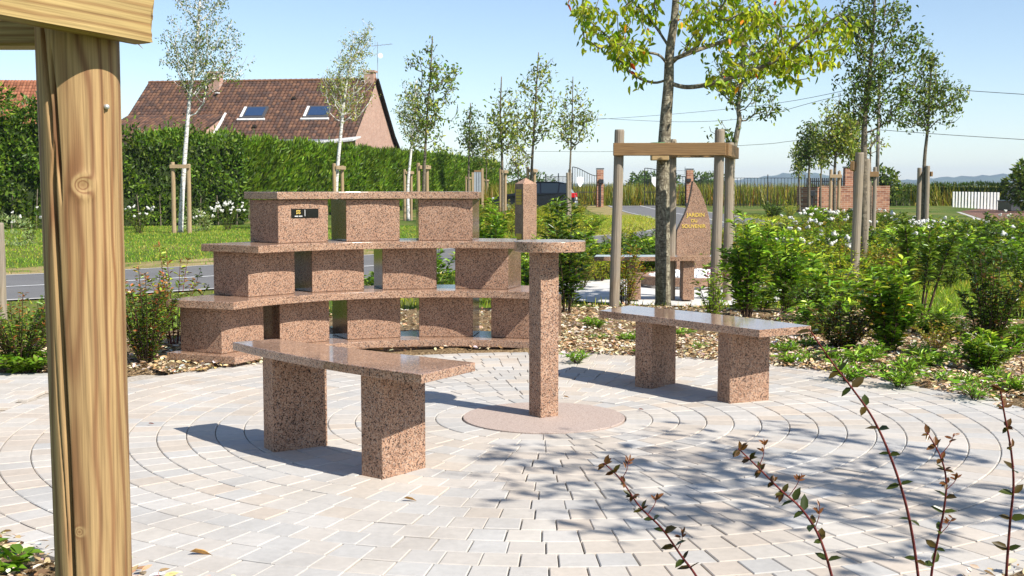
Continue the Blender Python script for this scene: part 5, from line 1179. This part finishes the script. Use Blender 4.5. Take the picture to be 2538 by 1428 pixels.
# white stone row
ws = empty('white_stone_row', (at(2362, 515, 84).x, 84, 0), 0, 'row of upright white stone slabs before the dark hedge', 'stone row')
for i in range(15):
    t = i/14; Y_ = 86-10*t; x = at(2363+110*t**1.03, 500, Y_).x-ws.location.x; MB().box((x, Y_-84, .52), (.125+.03*t, .10, 1.1)).build('slab', 'white_stone', ws, bevel=.012, seg=1)
MB().box((1.7, -3.6, .0), (4.2, .5, .1), R(-72)).build('footing', 'white_stone', ws)
tb = empty('tomb', (at(2515, 520, 74).x, 74, 0), 0, 'low dark granite tomb with a small headstone at the hedge', 'tomb'); MB().box((0, 0, .25), (1.3, 2.0, .55)).build('base', 'dark_granite', tb, bevel=.02); MB().box((0, -.1, .56), (1.42, 2.1, .08)).build('ledger', 'dark_granite', tb, bevel=.02); MB().box((.1, .9, .95), (.5, .12, .8)).build('headstone', 'dark_granite', tb, bevel=.03); MB().box((.1, .88, 1.42), (.5, .1, .14)).build('cross_arm', 'dark_granite', tb)
# sign board
sg = empty('sign_board', (at(1184, 500, 55).x, 55, 0), R(6), 'wooden-framed grey notice board before the hedge end', 'sign')
for x, zt in ((-.22, 2.1), (.22, 2.28)): MB().box((x, 0, zt/2-.02), (.1, .1, zt)).build('post', 'stake_wood_fresh', sg)
MB().box((0, 0, 1.63), (.33, .05, .96)).build('panel', 'mauve_board', sg); MB().box((0, 0, 2.14), (.33, .08, .07)).build('top_rail', 'rail_wood', sg)
for k in range(2): MB().box((-.055+.11*k, -.03, 1.63), (.012, .012, .92)).build('divider', 'iron', sg)
# utility pole and wires
up_ = at(2180, 200, 75); ut = empty('utility_pole', (up_.x, 75, 0), 0, 'slender grey utility pole beyond the brick wall', 'utility pole')
MB().tube([Vector((0, 0, -.1)), Vector((0, 0, up_.z+.3))], [.13, .085], 10).build('pole', 'pole_wood', ut, smooth=True)
for z in (up_.z, up_.z-.5): MB().box((0, 0, z), (.5, .08, .08)).build('bracket', 'iron', ut)
def wire(pts_, lab, r_=.017):
    P_ = [at(x, y, Y) for x, y, Y in pts_]; a_ = P_[0]; q = spline([tuple(p-a_) for p in P_], 8); o = MB().tube([Vector(p) for p in q], r_, 5).build('overhead_wire', 'wire', None, a_); tag(o, lab, 'wire')
wire([(2180, 205, 75), (2360, 222, 68), (2600, 238, 62)], 'upper overhead wire leaving the utility pole past the staked tree')
wire([(2180, 322, 75), (2360, 335, 70), (2600, 350, 66)], 'lower overhead wire leaving the utility pole towards the dark hedge')
wire([(2180, 205, 75), (1880, 262, 95), (1480, 296, 130), (1130, 308, 160)], 'upper overhead wire sloping from the pole behind the tree frame')
wire([(2180, 215, 75), (2030, 250, 82), (1860, 292, 95), (1680, 302, 110), (1480, 293, 130)], 'sagging second wire between the pole and the far trees')
wire([(2180, 330, 75), (1970, 349, 90), (1850, 360, 100), (1500, 376, 130), (1120, 372, 165)], 'lowest overhead wire passing behind the tree frame')
# far lattice pylon
py_ = empty('pylon', (at(1684, 460, 900).x, 900, 0), 0, 'faint far lattice pylon between tree trunk and gate pillar', 'pylon')
for x in (-4, 4):
    MB().tube([Vector((x-1.5, 0, 0)), Vector((x, 0, 16))], .25, 4).build('leg', 'zinc', py_); MB().tube([Vector((x+1.5, 0, 0)), Vector((x, 0, 16))], .25, 4).build('leg', 'zinc', py_)
for z in (10, 13): MB().tube([Vector((-8, 0, z)), Vector((8, 0, z))], .25, 4).build('arm', 'zinc', py_)
# ================================================================ parked car
cr = empty('parked_car', (at(1326, 500, 64).x, 64, 0), R(-7), 'dark parked car with red tail light behind the shrubs near the gate', 'car')
def loft(side, w_fn, name, mat, parent, bev=.0):
    n = len(side); v = [(x, -w_fn(x, z), z) for x, z in side]+[(x, w_fn(x, z), z) for x, z in side]
    return MB().add(v, [tuple(range(n)), tuple(range(2*n-1, n-1, -1))]+[(i, n+i, n+(i+1) % n, (i+1) % n) for i in range(n)]).build(name, mat, parent, bevel=bev)
lower = [(-2.15, .42), (-2.17, .72), (-2.05, .88), (-1.55, 1.0), (-1.05, 1.08), (1.75, 1.12), (2.1, 1.06), (2.17, .75), (2.12, .42), (1.85, .3), (-1.85, .3)]
wf = lambda x, z: .90-.05*max(0, abs(x)-1.6)-.12*max(0, z-.95)
body = loft(lower, wf, 'body', 'car_paint', cr, .04)
roofp = [(-1.02, 1.085), (-.25, 1.60), (.2, 1.69), (1.2, 1.69), (1.72, 1.58), (2.02, 1.10)]
wf2 = lambda x, z: .86-.26*max(0, z-1.08)
loft(roofp, wf2, 'cabin', 'car_glass', cr, .02)
loft([(-.3, 1.60), (.2, 1.70), (1.2, 1.705), (1.78, 1.6), (1.74, 1.57), (1.2, 1.655), (.2, 1.65), (-.26, 1.56)], lambda x, z: .75, 'roof_panel', 'car_paint', cr, .012)
for xa, xb in ((.38, .34), (1.28, 1.36)):
    for sy in (-1, 1): MB().add([(xa-.04, sy*.868, 1.08), (xa+.05, sy*.868, 1.08), (xb+.05, sy*.712, 1.66), (xb-.04, sy*.712, 1.66), (xa-.04, sy*.80, 1.08), (xa+.05, sy*.80, 1.08), (xb+.05, sy*.65, 1.66), (xb-.04, sy*.65, 1.66)], [(0, 1, 2, 3), (7, 6, 5, 4), (0, 3, 7, 4), (1, 5, 6, 2), (0, 4, 5, 1), (3, 2, 6, 7)]).build('door_pillar', 'car_paint', cr)
for x in (-1.35, 1.35):
    for sy in (-1, 1):
        wh = empty('wheel', (x, sy*.80, .33)); wh.parent = cr
        MB().tube([Vector((0, -.11, 0)), Vector((0, -.09, 0)), Vector((0, .09, 0)), Vector((0, .11, 0))], [.29, .33, .33, .29], 24).build('tyre', 'tyre', wh, smooth=False); MB().tube([Vector((0, sy*.09, 0)), Vector((0, sy*.118, 0))], [.22, .2], 16).build('rim', 'rim', wh)
for sy in (-1, 1):
    MB().box((2.06, sy*.78, .98), (.22, .24, .24)).build('tail_light', 'tail_red', cr, bevel=.03); MB().box((-2.08, sy*.72, .80), (.2, .3, .14)).build('headlight', 'head_glass', cr, bevel=.03); MB().box((-.75, sy*1.0, 1.13), (.14, .2, .14)).build('mirror', 'car_paint', cr, bevel=.03)
MB().box((2.17, 0, .55), (.1, 1.7, .24)).build('bumper', 'rim', cr, bevel=.04); MB().box((2.2, 0, .82), (.03, .5, .11)).build('number_plate', 'plate_white', cr)
# ================================================================ crop field and hills
fld = MB(); nx, ny = 60, 8; V = []; Fq = []
for i in range(nx+1):
    for k in range(ny+1):
        x = -20+220*i/nx; y = 97+(k/ny)**2*900; V.append((x-(60 if x < 0 else 0), y, (GZ-.02 if k == 0 else 1.12+.12*math.sin(x*.8+k)+.08*math.sin(x*2.3)-.0002*y)))
for i in range(nx):
    for k in range(ny): q = i*(ny+1)+k; Fq.append((q, q+ny+1, q+ny+2, q+1))
struct(link('field', npmesh('field', V, Fq, smooth=True), 'field_green'))
def f_crop():
    y = random.uniform(94, 112); x = random.uniform(-6, .48*y); return (x, y)
turf('field_crop', 'tall yellow-green crop and weeds along the field edge behind the gate', 'crop', f_crop, 30000, 1.35, .11, [(.085, .10, .02), (.13, .12, .03), (.06, .08, .018), (.15, .085, .03), (.17, .14, .045)], lean=.18, wts=[.33, .25, .22, .1, .1])
hl = []; Fq = []; nxh = 140
def hill_h(a_): return max(0, 52+14*math.sin(a_*9+.7)+14*math.sin(a_*31+2)+8*math.sin(a_*51)+4*math.sin(a_*113+1))
for i in range(nxh+1):
    a_ = R(-6+40*i/nxh); 
    for k, (dd, hh) in enumerate(((4600, 0), (4750, .45), (4900, .85), (5100, 1.), (5500, .6))):
        e_ = np.interp(math.degrees(a_), [-6, 10, 13.5, 17, 20.5, 23, 27, 34], [.12, .22, .95, .75, .85, .6, .25, .2]); hl.append((dd*math.sin(a_), dd*math.cos(a_), GZ-1 if k == 0 else 1.15*hill_h(a_)*hh*e_*(1+.08*math.sin(i*2.3+k))))
for i in range(nxh):
    for k in range(4): q = i*5+k; Fq.append((q, q+5, q+6, q+1))
struct(link('hills', npmesh('hills', hl, Fq, smooth=True), 'hill_wood'))
# ================================================================ air
s = bpy.data.materials.new('haze_air'); s.use_nodes = True; t_ = s.node_tree; t_.nodes.clear(); ou = t_.nodes.new('ShaderNodeOutputMaterial'); pv = t_.nodes.new('ShaderNodeVolumePrincipled')
pv.inputs['Color'].default_value = (.62, .76, 1., 1); pv.inputs['Density'].default_value = .00014; t_.links.new(pv.outputs[0], ou.inputs['Volume'])
hz = MB().box((0, 2900, 44), (9000, 6400, 91)).build('haze', None); hz.data.materials.append(s); tag(hz, 'pale summer haze softening the far hills', 'haze', kind='stuff')
